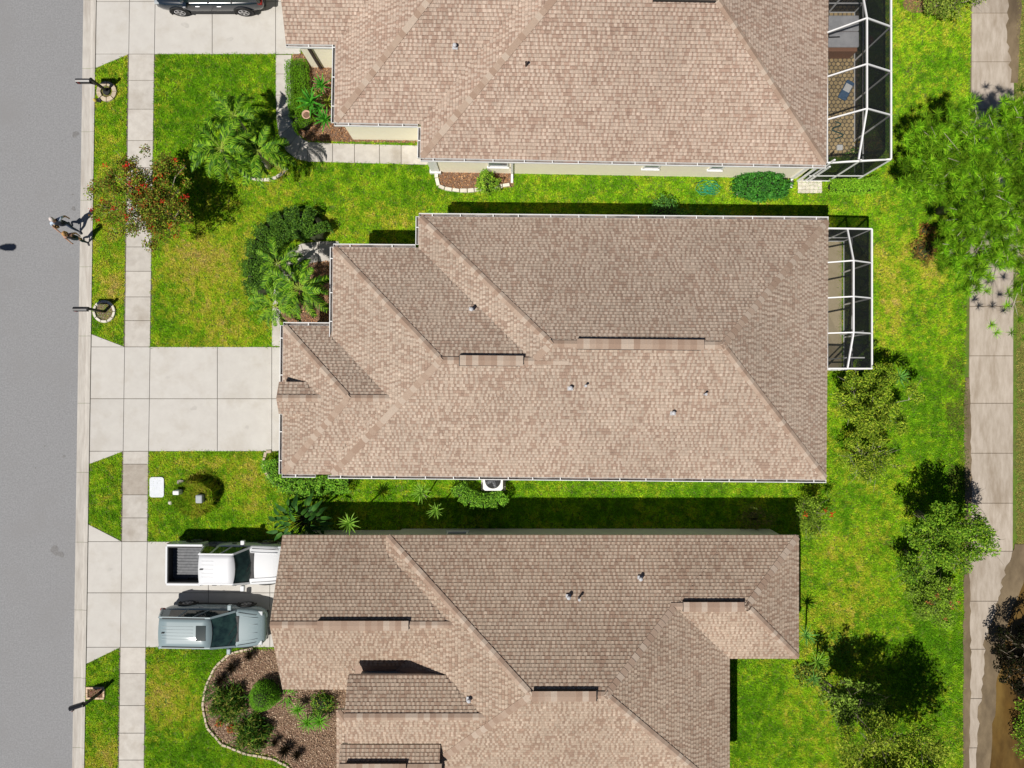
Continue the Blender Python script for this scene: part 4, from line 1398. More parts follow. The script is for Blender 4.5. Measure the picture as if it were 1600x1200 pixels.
def rosette(name, label, cat, px, py, z, n, meshes, group=None, stem=True, scale=1.0, e0=0.05, e1=1.35, base=None):
    B = at(*(base or (px, py)))
    root = thing(name, label, cat, B, group=group)
    c = at(px, py, z) - B
    if stem:
        t = MB()
        t.tube([Vector((0, 0, -0.02)), c * 0.5, c], [0.04, 0.035, 0.035], 6)
        t.build('stem', M['bark'], root)
    for k in range(n):
        o = link_mesh('leaf', meshes[k % len(meshes)], root, c)
        el = e0 + (e1 - e0) * (1 - (k + 0.5) / n) if n > 1 else 0.4
        o.rotation_euler = (0, -el, k * 2.39996 + random.uniform(-0.15, 0.15))
        s = scale * random.uniform(0.85, 1.12)
        o.scale = (s, s, s)
    return root

YUC = [blade_mesh(0.52, 0.045, [(0.16, 0.27, 0.05), (0.11, 0.21, 0.04), (0.25, 0.34, 0.10)], i, 0.12) for i in range(3)]
YUD = [blade_mesh(0.50, 0.042, [(0.08, 0.20, 0.06), (0.13, 0.25, 0.09)], i + 5, 0.12) for i in range(3)]
GRN = [blade_mesh(0.42, 0.035, [(0.06, 0.18, 0.02), (0.09, 0.23, 0.025), (0.13, 0.27, 0.03)], i + 9, 0.55) for i in range(3)]
AGV = [blade_mesh(0.70, 0.11, [(0.06, 0.23, 0.03), (0.085, 0.28, 0.035), (0.035, 0.14, 0.02)], i + 13, 0.25) for i in range(3)]
BAN = [blade_mesh(0.58, 0.20, [(0.04, 0.10, 0.025), (0.02, 0.06, 0.018)], i + 17, 0.4) for i in range(3)]
LILY = [blade_mesh(0.36, 0.034, [(0.03, 0.085, 0.012), (0.085, 0.15, 0.02), (0.015, 0.045, 0.008)], i + 23, 0.6) for i in range(3)]

# yuccas in the side passage and round the gardens
rosette('yucca_plant', 'spiky yucca rosette close to the gutter of the middle house, at the shadow edge', 'yucca', 658, 769, 1.9, 30, YUC, 'yuccas', base=(667, 776))
rosette('yucca_plant', 'spiky yucca rosette in the dark passage just right of the sunlit yucca', 'yucca', 681, 797, 1.7, 26, YUC, 'yuccas', scale=0.85)
rosette('yucca_plant', 'spiky yucca rosette above the gable roof edge of the bottom house', 'yucca', 545, 817, 2.3, 32, YUC, 'yuccas')
rosette('yucca_plant', 'tall spiky yucca rosette at the corner of the small screen cage', 'yucca', 1405, 589, 1.9, 34, YUD, 'yuccas', base=(1375, 588))
rosette('yucca_plant', 'pale spiky yucca rosette below the corner of the bottom house', 'yucca', 1277, 1033, 1.3, 30, YUC, 'yuccas', scale=1.05)
rosette('yucca_plant', 'green spiky yucca rosette beside the east eave of the bottom house', 'yucca', 1259, 992, 1.9, 28, YUD, 'yuccas')
rosette('yucca_plant', 'small darker yucca rosette nearest the sparse leaning tree', 'yucca', 1271, 1060, 0.9, 22, YUD, 'yuccas', scale=0.8)
# tropical plants beside the top house
for px, py, z, sc, lab in ((486, 160, 1.0, 1.0, 'large agave like plant with broad leaves in the top hedge'), (503, 134, 0.9, 0.75, 'broad leaved plant at the top of the bed by the top house wall'),
                           (499, 170, 0.6, 0.6, 'small broad leaved plant between agave and gutter'), (509, 187, 1.2, 0.8, 'broad leaved plant at the gutter corner of the top house')):
    rosette('agave_plant', lab, 'agave', px, py, z, 18, AGV, 'broad leaved plants by the top house', scale=sc)
for px, py, lab in ((498, 148, 'thin yellowish bromeliad beside the agave'), (512, 160, 'thin yellowish bromeliad against the gutter of the top house')):
    rosette('bromeliad', lab, 'bromeliad', px, py, 0.5, 16, [blade_mesh(0.4, 0.05, [(0.20, 0.20, 0.03), (0.12, 0.16, 0.03)], 31 + px, 0.3)], 'bromeliads')
# bird of paradise in the passage, leaves on long stalks
def banana(label, px, py, n, spread, h, group=None):
    B = at(px, py)
    root = thing('banana_plant', label, 'banana plant', B, group=group)
    st = MB()
    tips = []
    for k in range(n):
        a = k * 2.39996
        r_ = spread * math.sqrt((k + 0.5) / n)
        tip = Vector((r_ * math.cos(a), r_ * math.sin(a) * 0.8, h * random.uniform(0.65, 1.0)))
        st.tube([Vector((tip.x * 0.15, tip.y * 0.15, 0)), tip * 0.6 + Vector((0, 0, 0.12)), tip], [0.035, 0.02, 0.012], 5)
        tips.append((tip, a))
    st.build('stalk', M['deepgreen'], root)
    for tip, a in tips:
        o = link_mesh('leaf', random.choice(BAN), root, tip)
        o.rotation_euler = (random.uniform(-0.5, 0.5), random.uniform(-0.1, 0.45), a + random.uniform(-0.5, 0.5))
        s = random.uniform(0.8, 1.15)
        o.scale = (s, s, s)
    return root
banana('broad leaved banana plant at the corner where lawn meets the dark passage', 484, 806, 52, 1.1, 1.9)
banana('two low banana leaves in the shaded passage behind the banana clump', 513, 808, 3, 0.3, 1.2)

# crape myrtle
RED = [(0.30, 0.008, 0.012), (0.34, 0.02, 0.015), (0.24, 0.006, 0.02)]
tree('crape_myrtle', 'red flowering crape myrtle spreading over the sidewalk and verge', 'tree', (276, 342), (226, 312, 2.7), (2.3, 2.15, 0.8), 160, 17000, (0.07, 0.125),
     [(0.10, 0.145, 0.022), (0.07, 0.12, 0.02), (0.17, 0.20, 0.035), (0.16, 0.075, 0.03), (0.09, 0.05, 0.02), (0.05, 0.075, 0.018)], 0.06, (0.24, 0.42), flowers=(34, RED, 0.10), stems=3, limbs=26, bark='pale_bark', shell=0.35)

# hedges and clipped shrubs
DARKH = [(0.035, 0.085, 0.015), (0.06, 0.125, 0.018), (0.10, 0.18, 0.03), (0.02, 0.05, 0.012)]
hedge('hedge', 'dark green clipped hedge curving round the palms of the middle house', [(500, 372), (494, 356), (476, 350), (452, 353), (432, 365), (418, 384), (410, 410), (409, 436), (416, 458)], 1.45, 0.8, 15000, (0.05, 0.085), DARKH, gloss=True)
LIGHTH = [(0.09, 0.21, 0.025), (0.14, 0.28, 0.03), (0.06, 0.15, 0.02), (0.19, 0.32, 0.05)]
hedge('hedge', 'bright green hedge wrapped round the garage corner of the middle house', [(430, 716), (433, 735), (446, 750), (470, 757), (500, 757), (530, 753), (552, 752)], 0.9, 0.9, 5200, (0.06, 0.10), LIGHTH, gloss=True)
hedge('hedge', 'bright rounded hedge curled round the air conditioner', [(716, 755), (724, 768), (738, 777), (758, 780), (778, 778), (790, 768)], 0.75, 0.9, 4200, (0.05, 0.085), LIGHTH, gloss=True)
hedge('hedge', 'long low clipped green hedge along the path of the top house', [(466, 100), (468, 130), (470, 160), (474, 190), (483, 205)], 1.05, 0.55, 8500, (0.035, 0.06), [(0.07, 0.17, 0.012), (0.10, 0.20, 0.015), (0.05, 0.12, 0.01)])
hedge('hedge', 'low bright green hedge under the south side of the large cage', [(1290, 293), (1320, 294), (1350, 294), (1368, 288)], 0.7, 0.6, 4200, (0.045, 0.08), [(0.11, 0.24, 0.02), (0.08, 0.19, 0.015), (0.16, 0.28, 0.03)])
bush('shrub', 'big round glossy green bush against the wall of the top house', 'bush', 1184, 292, 1.3, 0.75, 1.15, 4200, (0.08, 0.16), [(0.03, 0.12, 0.025), (0.05, 0.17, 0.03), (0.02, 0.08, 0.02)], gloss=True, aspect=0.42)
bush('shrub', 'low feathery yellow green shrub in the small bed by the porch', 'bush', 762, 288, 0.5, 0.5, 0.75, 900, (0.10, 0.22), [(0.12, 0.22, 0.03), (0.19, 0.27, 0.05), (0.07, 0.15, 0.02)], aspect=0.22, lump=0.3)
bush('shrub', 'dark leafy shrub in the shadow strip above the gutter of the middle house', 'bush', 1037, 338, 0.85, 0.75, 0.9, 1700, (0.07, 0.13), [(0.05, 0.13, 0.04), (0.07, 0.17, 0.06), (0.03, 0.08, 0.025)], aspect=0.4, lump=0.3)
for px, wh in ((1076, 'nearest the dark leafy shrub'), (1103, 'middle one of three'), (1130, 'farthest from the dark leafy shrub')):
    bush('shrub', 'thin small shrub poking out of the house shadow, ' + wh, 'bush', px, 338, 0.3, 0.3, 0.65, 90, (0.07, 0.13), [(0.05, 0.13, 0.04), (0.09, 0.18, 0.06)], aspect=0.4, group='thin shrubs in the house shadow', lump=0.4, core=0.3)
bush('shrub', 'round clipped green ball shrub beside the bottom garage', 'bush', 418, 1080, 0.66, 0.66, 1.25, 5200, (0.03, 0.06), [(0.05, 0.14, 0.012), (0.07, 0.18, 0.016), (0.10, 0.22, 0.02)], lump=0.03, core=0.9)
MIXG = [(0.05, 0.13, 0.02), (0.09, 0.18, 0.03), (0.03, 0.08, 0.015), (0.17, 0.16, 0.05)]
def lily_clump(label, px, py, r_, n, h=0.45, group='strappy leaved clumps in the bottom bed', meshes=LILY):
    B = at(px, py)
    root = thing('lily_clump', label, 'plant', B, group=group)
    if r_ > 0.6:
        m_ = 2600
        d_ = unit(np.c_[rng.normal(size=(m_, 2)), np.abs(rng.normal(size=m_)) * 0.9 + 0.05])
        q_ = rng.uniform(0.5, 1.0, m_) * (1 + 0.2 * np.sin(5 * np.arctan2(d_[:, 1], d_[:, 0]) + px))
        V, F, K = leaf_quads(np.c_[d_[:, 0] * r_ * q_, d_[:, 1] * r_ * q_, np.maximum(d_[:, 2] * h * q_, 0.03)], rng.uniform(0.12, 0.26, m_),
                             pick([(0.012, 0.04, 0.006), (0.025, 0.07, 0.01), (0.045, 0.10, 0.014), (0.10, 0.14, 0.03), (0.16, 0.15, 0.06)], m_, 0.25), flat=0.15, aspect=0.2)
        link_mesh('foliage', np_mesh('foliage', V, F, M['leaf'], K), root)
    for k in range(n):
        a = k * 2.39996
        d = r_ * math.sqrt((k + 0.5) / n)
        o = link_mesh('leaf', meshes[k % len(meshes)], root, Vector((d * math.cos(a), d * math.sin(a), h * random.uniform(0.1, 0.9) * (1 - 0.6 * d / r_))))
        o.rotation_euler = (random.uniform(-.3, .3), -random.uniform(0.1, 1.1), a + random.uniform(-1.2, 1.2))
        s = random.uniform(0.8, 1.25)
        o.scale = (s, s, s)
    return root
lily_clump('large clump of strappy dark green leaves left of the clipped ball', 361, 1094, 0.85, 90, 1.0)
lily_clump('large clump of strappy dark leaves at the lower left of the bottom bed', 397, 1140, 0.85, 90, 1.0)
lily_clump('small flowering clump at the left tip of the bottom bed', 335, 1080, 0.35, 40, 0.3)
lily_clump('small yellow green clump just under the bottom garage eave', 447, 1085, 0.32, 36, 0.4, meshes=GRN)
rosette('agapanthus', 'bright green strappy rosette with the longest leaves, upper of three', 'plant', 466, 1108, 0.45, 44, GRN, 'bright rosettes in the bottom bed', stem=False)
rosette('agapanthus', 'bright green strappy rosette nearest the stone edge', 'plant', 481, 1128, 0.5, 48, GRN, 'bright rosettes in the bottom bed', stem=False, scale=1.1)
rosette('agapanthus', 'bright green strappy rosette with yellowed lower leaves by the front wing', 'plant', 500, 1126, 0.55, 50, GRN, 'bright rosettes in the bottom bed', stem=False, scale=1.1)
bush('shrub', 'dark shaded shrub in the corner under the garage eave', 'bush', 505, 1096, 0.55, 0.5, 0.6, 900, (0.05, 0.1), MIXG, lump=0.3)
SPK = [blade_mesh(0.36, 0.03, [(0.012, 0.009, 0.007), (0.022, 0.011, 0.009)], i + 41, 0.2) for i in range(2)]  # near black blades model spiky plant shadows as geometry
for px, py, s, lab in ((446, 1171, 1.05, 'near black spikes modelling a plant shadow in the lower bed, largest of the row'), (430, 1159, 0.7, 'near black spikes modelling a plant shadow in the lower bed, upper end of the row'),
                       (465, 1179, 0.8, 'near black spikes modelling a plant shadow in the lower bed, lower end of the row'), (362, 1043, 0.9, 'near black spikes modelling a plant shadow at the top left of the bottom bed'),
                       (345, 1062, 0.95, 'near black spikes modelling a plant shadow by the upper left edging stones'), (390, 1024, 0.8, 'near black spikes modelling a plant shadow nearest the pale blue car')):
    rosette('plant_shadow_spikes', lab, 'plant', px, py, 0.2, 64, SPK, 'near black spikes modelling plant shadows in the bottom bed', stem=False, scale=s * 1.2)
for px, py, lab in ((344, 1128, 'red blotched low plant at the left edge of the bottom bed'), (362, 1137, 'red blotched low plant beside the lower dark clump')):
    bush('shrub', lab, 'plant', px, py, 0.2, 0.2, 0.25, 160, (0.05, 0.09), [(0.38, 0.07, 0.05), (0.22, 0.08, 0.05), (0.10, 0.12, 0.03)], group='red leaved low plants')
# ornamental grass mound on the lower lawn
mp = grass_points([MOUND], 520, [])
mc = at(307, 772)
dd = np.sqrt(((mp[:, 0] - mc.x) / 1.2) ** 2 + ((mp[:, 1] - mc.y) / 0.8) ** 2).clip(0, 1)
me = grass_mesh(mp, np.full(len(mp), 0.38) + (fbm(mp[:, 0] + 60, mp[:, 1] + 60, 0.35, 77) - 0.5) * 1.7, 0.14, 0.36, 0.034, 4, lambda b_, n_: b_ * (0.35 + 0.5 * rng.random((n_, 1))))
co = np.zeros(len(me.vertices) * 3, dtype=np.float32)
me.vertices.foreach_get('co', co)
co = co.reshape(-1, 3)
dv = np.sqrt(((co[:, 0] - mc.x) / 1.2) ** 2 + ((co[:, 1] - mc.y) / 0.8) ** 2).clip(0, 1)
lift = 0.62 * np.clip((1 - dv) * 9.0, 0, 1) * np.clip(0.62 + (co[:, 0] - mc.x) * 0.4 + (co[:, 1] - mc.y) * 0.25, 0.1, 1)
co[:, 2] += lift
co -= np.array([mc.x, mc.y, 0])
me.vertices.foreach_set('co', co.ravel())
me.update()
t = thing('grass_mound', 'raised mound of rough ornamental grass around the utility boxes', 'grass mound', mc)
link_mesh('foliage', me, t)

# trees and shrubs on the right
YG = [(0.14, 0.20, 0.022), (0.10, 0.165, 0.018), (0.23, 0.27, 0.045), (0.045, 0.08, 0.012)]
tree('bushy_tree', 'wide yellow green bushy tree growing behind the middle house', 'tree', (1325, 640), (1364, 638, 2.2), (1.95, 2.2, 1.2), 95, 17000, (0.08, 0.15), YG, 0.06, (0.22, 0.38), limbs=30, stems=3, bark='pale_bark', aspect=0.36, shell=0.4)
tree('bare_shrub', 'half bare twiggy shrub below the bushy tree behind the middle house', 'shrub', (1330, 700), (1355, 714, 1.5), (1.6, 1.05, 0.6), 44, 6000, (0.08, 0.15), YG, 0.045, (0.25, 0.45), limbs=38, stems=3, bark='pale_bark', aspect=0.3, shell=0.3)
GR = [(0.07, 0.145, 0.016), (0.10, 0.19, 0.022), (0.16, 0.24, 0.035), (0.035, 0.08, 0.012)]
tree('garden_tree', 'green leafy tree overhanging the cart path, darker shadow above it', 'tree', (1432, 798), (1482, 838, 3.0), (1.85, 1.5, 1.1), 70, 12500, (0.08, 0.15), GR, 0.08, (0.24, 0.42), stems=2, limbs=24, aspect=0.42)
tree('flowering_shrub', 'low loose shrub with faded pink flowers beside the cart path', 'shrub', (1452, 918), (1464, 932, 0.9), (1.35, 1.4, 0.5), 56, 9000, (0.06, 0.12), [(0.11, 0.19, 0.025), (0.15, 0.23, 0.035), (0.09, 0.13, 0.04)], 0.04, (0.22, 0.4),
     flowers=(9, [(0.26, 0.06, 0.06), (0.22, 0.08, 0.06)], 0.09), stems=3, shell=0.3)
tree('dark_shrub', 'shaded narrow shrub between the leafy tree and the pink flowered shrub', 'shrub', (1412, 858), (1432, 884, 1.7), (0.75, 0.8, 0.6), 20, 2000, (0.07, 0.13), GR, 0.05, (0.25, 0.4))
tree('corner_shrub', 'upright green shrub with two red flowers at the corner of the bottom house', 'shrub', (1255, 795), (1268, 808, 1.6), (0.65, 1.1, 0.8), 26, 2800, (0.06, 0.11), [(0.11, 0.18, 0.025), (0.15, 0.21, 0.035), (0.06, 0.10, 0.02)], 0.05, (0.25, 0.4),
     flowers=(3, [(0.36, 0.02, 0.015)], 0.09), stems=3)
tree('sparse_tree', 'sparse leaning tree with dark bare branches below the yuccas', 'tree', (1280, 1062), (1330, 1100, 2.6), (1.45, 1.5, 0.8), 50, 3000, (0.10, 0.19), [(0.09, 0.15, 0.03), (0.14, 0.20, 0.05), (0.05, 0.085, 0.02)], 0.07, (0.2, 0.35), limbs=40, stems=2, aspect=0.45, shell=0.4)
tree('corner_tree', 'broad yellow green tree cut by the bottom edge near the cart path', 'tree', (1345, 1130), (1395, 1195, 4.3), (2.7, 2.0, 1.2), 95, 16000, (0.08, 0.16), [(0.12, 0.17, 0.02), (0.18, 0.23, 0.035), (0.24, 0.27, 0.06), (0.06, 0.10, 0.015)], 0.11, (0.35, 0.55), limbs=30, aspect=0.35)
tree('tall_tree', 'taller dense tree beyond the bottom edge throwing a broad shadow on the lawn', 'tree', (1360, 1150), (1430, 1300, 6.2), (2.3, 1.3, 1.3), 50, 4200, (0.12, 0.22), GR, 0.13, (0.5, 0.75), limbs=20)
tree('dark_tree', 'dark reddish leaved tree, leaf shade painted near black, at the right edge over the muddy water', 'tree', (1625, 1036), (1606, 1030, 1.7), (1.45, 1.6, 0.7), 40, 6500, (0.08, 0.15), [(0.006, 0.005, 0.004), (0.010, 0.007, 0.005), (0.007, 0.010, 0.004)], 0.08, (0.25, 0.42), limbs=24)  # near black palette holds the shade on the leaves
tree('edge_shrub', 'green shrub at the right edge beside the muddy water', 'shrub', (1630, 1140), (1614, 1140, 0.9), (0.9, 1.3, 0.5), 24, 2600, (0.06, 0.12), GR, 0.05, (0.25, 0.4))
tree('top_shrub', 'yellowish shrub with a mulch ring at the top edge by the cart path', 'shrub', (1475, 12), (1488, -6, 1.2), (1.35, 0.95, 0.7), 36, 3800, (0.06, 0.12), [(0.12, 0.17, 0.04), (0.17, 0.20, 0.06), (0.07, 0.11, 0.025)], 0.06, (0.25, 0.42), stems=3)
b = bed_sheet('mulch_ring', blob(1446, 4, 30, 16, 22, seed=8), 0.03, M['mulch_soil'], label='orange brown mulch ring under the yellowish top shrub', cat='mulch bed', kind='structure')
chips('mulch_chips', blob(1446, 4, 30, 16, 22, seed=8), 420, [(0.40, 0.22, 0.08), (0.28, 0.15, 0.07), (0.2, 0.1, 0.06)], M['mulch'], z=0.05, parent=b)['kind'] = 'stuff'
bush('dead_clump', 'reddish dry ornamental grass clump on the lawn under the pine', 'plant', 1441, 392, 0.62, 0.6, 0.5, 800, (0.14, 0.3), [(0.17, 0.085, 0.04), (0.09, 0.05, 0.03), (0.08, 0.13, 0.03), (0.28, 0.17, 0.07)], aspect=0.1, lump=0.35)
bush('dead_clump', 'small rusty low plant just above the dry grass clump', 'plant', 1445, 360, 0.35, 0.3, 0.3, 260, (0.08, 0.16), [(0.24, 0.09, 0.05), (0.12, 0.12, 0.03)], aspect=0.3, lump=0.3)
bush('vine_patch', 'leafy shrub in the dark passage at the end of the bottom house', 'plant', 1176, 806, 0.7, 0.5, 0.9, 800, (0.09, 0.2), [(0.05, 0.08, 0.03), (0.16, 0.12, 0.09), (0.09, 0.10, 0.04)], aspect=0.15, lump=0.4, core=0.4)
bush('ground_weeds', 'low weeds on the ground at the corner of the bottom house', 'plant', 1262, 1052, 0.7, 0.5, 0.35, 600, (0.07, 0.14), [(0.06, 0.12, 0.03), (0.18, 0.19, 0.05), (0.04, 0.07, 0.02)], lump=0.4, core=0.3)
bush('ground_weeds', 'low loose weeds on the sunny lawn right of the yuccas', 'plant', 1305, 1010, 0.85, 0.8, 0.3, 420, (0.06, 0.13), [(0.05, 0.12, 0.02), (0.08, 0.16, 0.03)], lump=0.5, core=0.1)


# the big pine: bursts of needles at the branch ends
def pine():
    B = at(1466, 330)
    root = thing('pine_tree', 'big bright green pine tree hanging over the cart path', 'pine tree', B)
    cen = [((1500, 250, 5.2), (1.55, 1.6, 0.9)), ((1575, 240, 5.6), (1.6, 1.9, 1.0)), ((1455, 270, 4.3), (1.2, 1.3, 0.7)), ((1560, 340, 5.0), (1.7, 1.2, 0.9)), ((1505, 345, 4.4), (1.1, 1.0, 0.7)), ((1520, 430, 4.2), (0.75, 1.0, 0.6)),
           ((1605, 180, 5.8), (1.4, 1.0, 0.9)), ((1500, 180, 5.4), (0.9, 0.6, 0.6)), ((1600, 440, 4.6), (0.8, 0.8, 0.6)), ((1480, 400, 3.6), (0.6, 0.9, 0.5)), ((1640, 300, 6.0), (1.6, 2.0, 1.0)), ((1535, 295, 5.6), (1.3, 1.3, 0.8)), ((1450, 215, 4.6), (0.9, 0.8, 0.6)), ((1425, 290, 3.8), (0.7, 0.7, 0.5)), ((1525, 395, 4.2), (0.9, 0.8, 0.5)), ((1570, 400, 4.6), (0.8, 0.7, 0.5))]
    tops, P = [], []
    for c, r in cen:
        q = np.array(at(*c) - B)
        tops.append((Vector(q), r))
        k = int(62 * r[0] * r[1])
        for _ in range(k):
            v = rng.normal(size=3); v /= np.linalg.norm(v)
            P.append(q + v * np.array(r) * (0.35 + 0.65 * rng.random()))
    for px, py in ((1548, 508), (1572, 478), (1592, 500), (1580, 520), (1556, 520), (1600, 470), (1610, 520), (1540, 455), (1600, 528)):
        P.append(np.array(at(px, py, 3.4) - B))
    P = np.array(P)
    n = len(P)
    tb = MB()
    top = Vector((1.1, -0.4, 4.6))
    tb.tube([Vector((0, 0, -0.1)), Vector((0.35, -0.1, 1.8)), Vector((0.75, -0.25, 3.2)), top, top + Vector((0.5, 0, 1.2))], [0.20, 0.17, 0.14, 0.11, 0.06], 10)
    tr = tb.build('trunk', M['bark'], root, smooth=True)
    lb = MB()
    for c, r in tops:
        a = Vector((0.9, -0.3, random.uniform(2.6, 4.4)))
        mid = a.lerp(c, 0.55) + Vector((0, 0, -0.2))
        lb.tube([a, mid, c], [0.085, 0.055, 0.02], 6)
        for _ in range(16):
            s_ = mid.lerp(c, random.uniform(0, 1))
            e = c + Vector((random.uniform(-.7, .7) * r[0], random.uniform(-.7, .7) * r[1], random.uniform(-.6, .9) * r[2]))
            lb.tube([s_, s_.lerp(e, 0.5) + Vector((random.uniform(-.1, .1), random.uniform(-.1, .1), 0.1)), e], [0.022, 0.016, 0.007], 4)
    e = at(1575, 500, 3.4) - B
    s_ = at(1600, 430, 4.0) - B
    lb.tube([s_, s_.lerp(e, 0.5), e], [0.03, 0.02, 0.008], 4)
    for px, py in ((1548, 508), (1592, 500), (1580, 520), (1600, 470)):
        q = at(px, py, 3.38) - B
        lb.tube([e.lerp(s_, 0.4), q], [0.012, 0.006], 4)
    lb.build('limb', M['pale_bark'], tr, smooth=True)
    k = 84
    c = np.repeat(P, k, axis=0)
    d = rng.normal(size=(n * k, 3))
    d[:, 2] = np.abs(d[:, 2]) * 0.7 + 0.05
    d = unit(d)
    L = rng.uniform(0.20, 0.36, n * k)[:, None]
    s = unit(np.cross(d, rng.normal(size=d.shape))) * 0.0065
    V = np.stack([c - s, c + s, c + d * L * 0.6 + s * 0.9, c + d * L, c + d * L * 0.6 - s * 0.9], 1).reshape(-1, 3)
    i = np.arange(n * k)[:, None] * 5
    tone = np.repeat(rng.uniform(0.35, 1.3, n), k)[:, None]
    col = pick([(0.095, 0.23, 0.010), (0.14, 0.29, 0.016), (0.035, 0.10, 0.008), (0.20, 0.33, 0.03)], n * k, 0.15) * tone
    quads = np.concatenate([i + np.array([[0, 1, 2, 4]])])
    Vt = np.stack([c + d * L * 0.6 - s * 0.9, c + d * L * 0.6 + s * 0.9, c + d * L * 1.0 + s * 0.1, c + d * L * 1.0 - s * 0.1], 1).reshape(-1, 3)
    j = len(V) + np.arange(n * k)[:, None] * 4 + np.array([[0, 1, 2, 3]])
    link_mesh('crown', np_mesh('crown', np.concatenate([V, Vt]), np.concatenate([quads, j]), M['leaf'], np.concatenate([np.repeat(col, 5, axis=0), np.repeat(col * 1.1, 4, axis=0)])), root)
pine()

# ---------------------------------------------------------------- vehicles (nose towards +x in local space)
def body_loft(stations, nose=True):
    """stations: (x, half width, z bottom, z widest, z shoulder, z top, shoulder inset)."""
    b = MB()
    rings = []
    for x, hw, zb, zw, zs, zt, ins in stations:
        half = [(hw * 0.80, zb), (hw * 0.965, zb + 0.07), (hw, zw), (hw * 0.985, (zw + zs) / 2), (hw - ins * 0.45, zs), (hw - ins, zs + (zt - zs) * 0.55), (hw * 0.42, zt), (0.0, zt + 0.006)]
        ring = [(x, -y, z) for y, z in half] + [(x, y, z) for y, z in reversed(half[:-1])]
        rings.append(ring)
    n = len(rings[0])
    vs = [p for r in rings for p in r]
    fs = []
    for i in range(len(rings) - 1):
        for k in range(n):
            fs.append((i * n + k, (i + 1) * n + k, (i + 1) * n + (k + 1) % n, i * n + (k + 1) % n))
    for i, rev in ((0, False), (len(rings) - 1, True)):
        for k in range(n // 2):
            q = (i * n + k, i * n + k + 1, i * n + n - 2 - k, i * n + n - 1 - k)
            q = tuple(dict.fromkeys(q))
            if len(q) >= 3: fs.append(q if not rev else tuple(reversed(q)))
    b.add(vs, fs)
    return b


def wheel(parent, x, y, r, wd, side):
    t = MB()
    prof = [(r * 0.60, -wd / 2), (r * 0.93, -wd / 2), (r, -wd * 0.32), (r, wd * 0.32), (r * 0.93, wd / 2), (r * 0.60, wd / 2)]
    t.lathe(prof, 22)
    w_ = t.build('wheel', M['tyre'], parent, smooth=False, loc=(x, y, r))
    w_.rotation_euler = (R(-90) * side, 0, 0)
    k = MB()
    k.lathe([(r * 0.64, wd / 2 - 0.05), (r * 0.64, wd / 2 + 0.004), (r * 0.57, wd / 2 + 0.006), (r * 0.55, wd / 2 - 0.03)], 22)
    for s in range(5):
        a = s * 2 * math.pi / 5
        c_, s_ = math.cos(a), math.sin(a)
        k.bar((c_ * 0.03, s_ * 0.03, wd / 2 + 0.002), (c_ * r * 0.6, s_ * r * 0.6, wd / 2 + 0.002), r * 0.2, 0.02)
    k.lathe([(0.06, wd / 2 - 0.02), (0.06, wd / 2 + 0.012)], 12)
    k.build('rim', M['rim'], w_)


def lerp3(a, b, t): return tuple(a[i] + (b[i] - a[i]) * t for i in range(3))


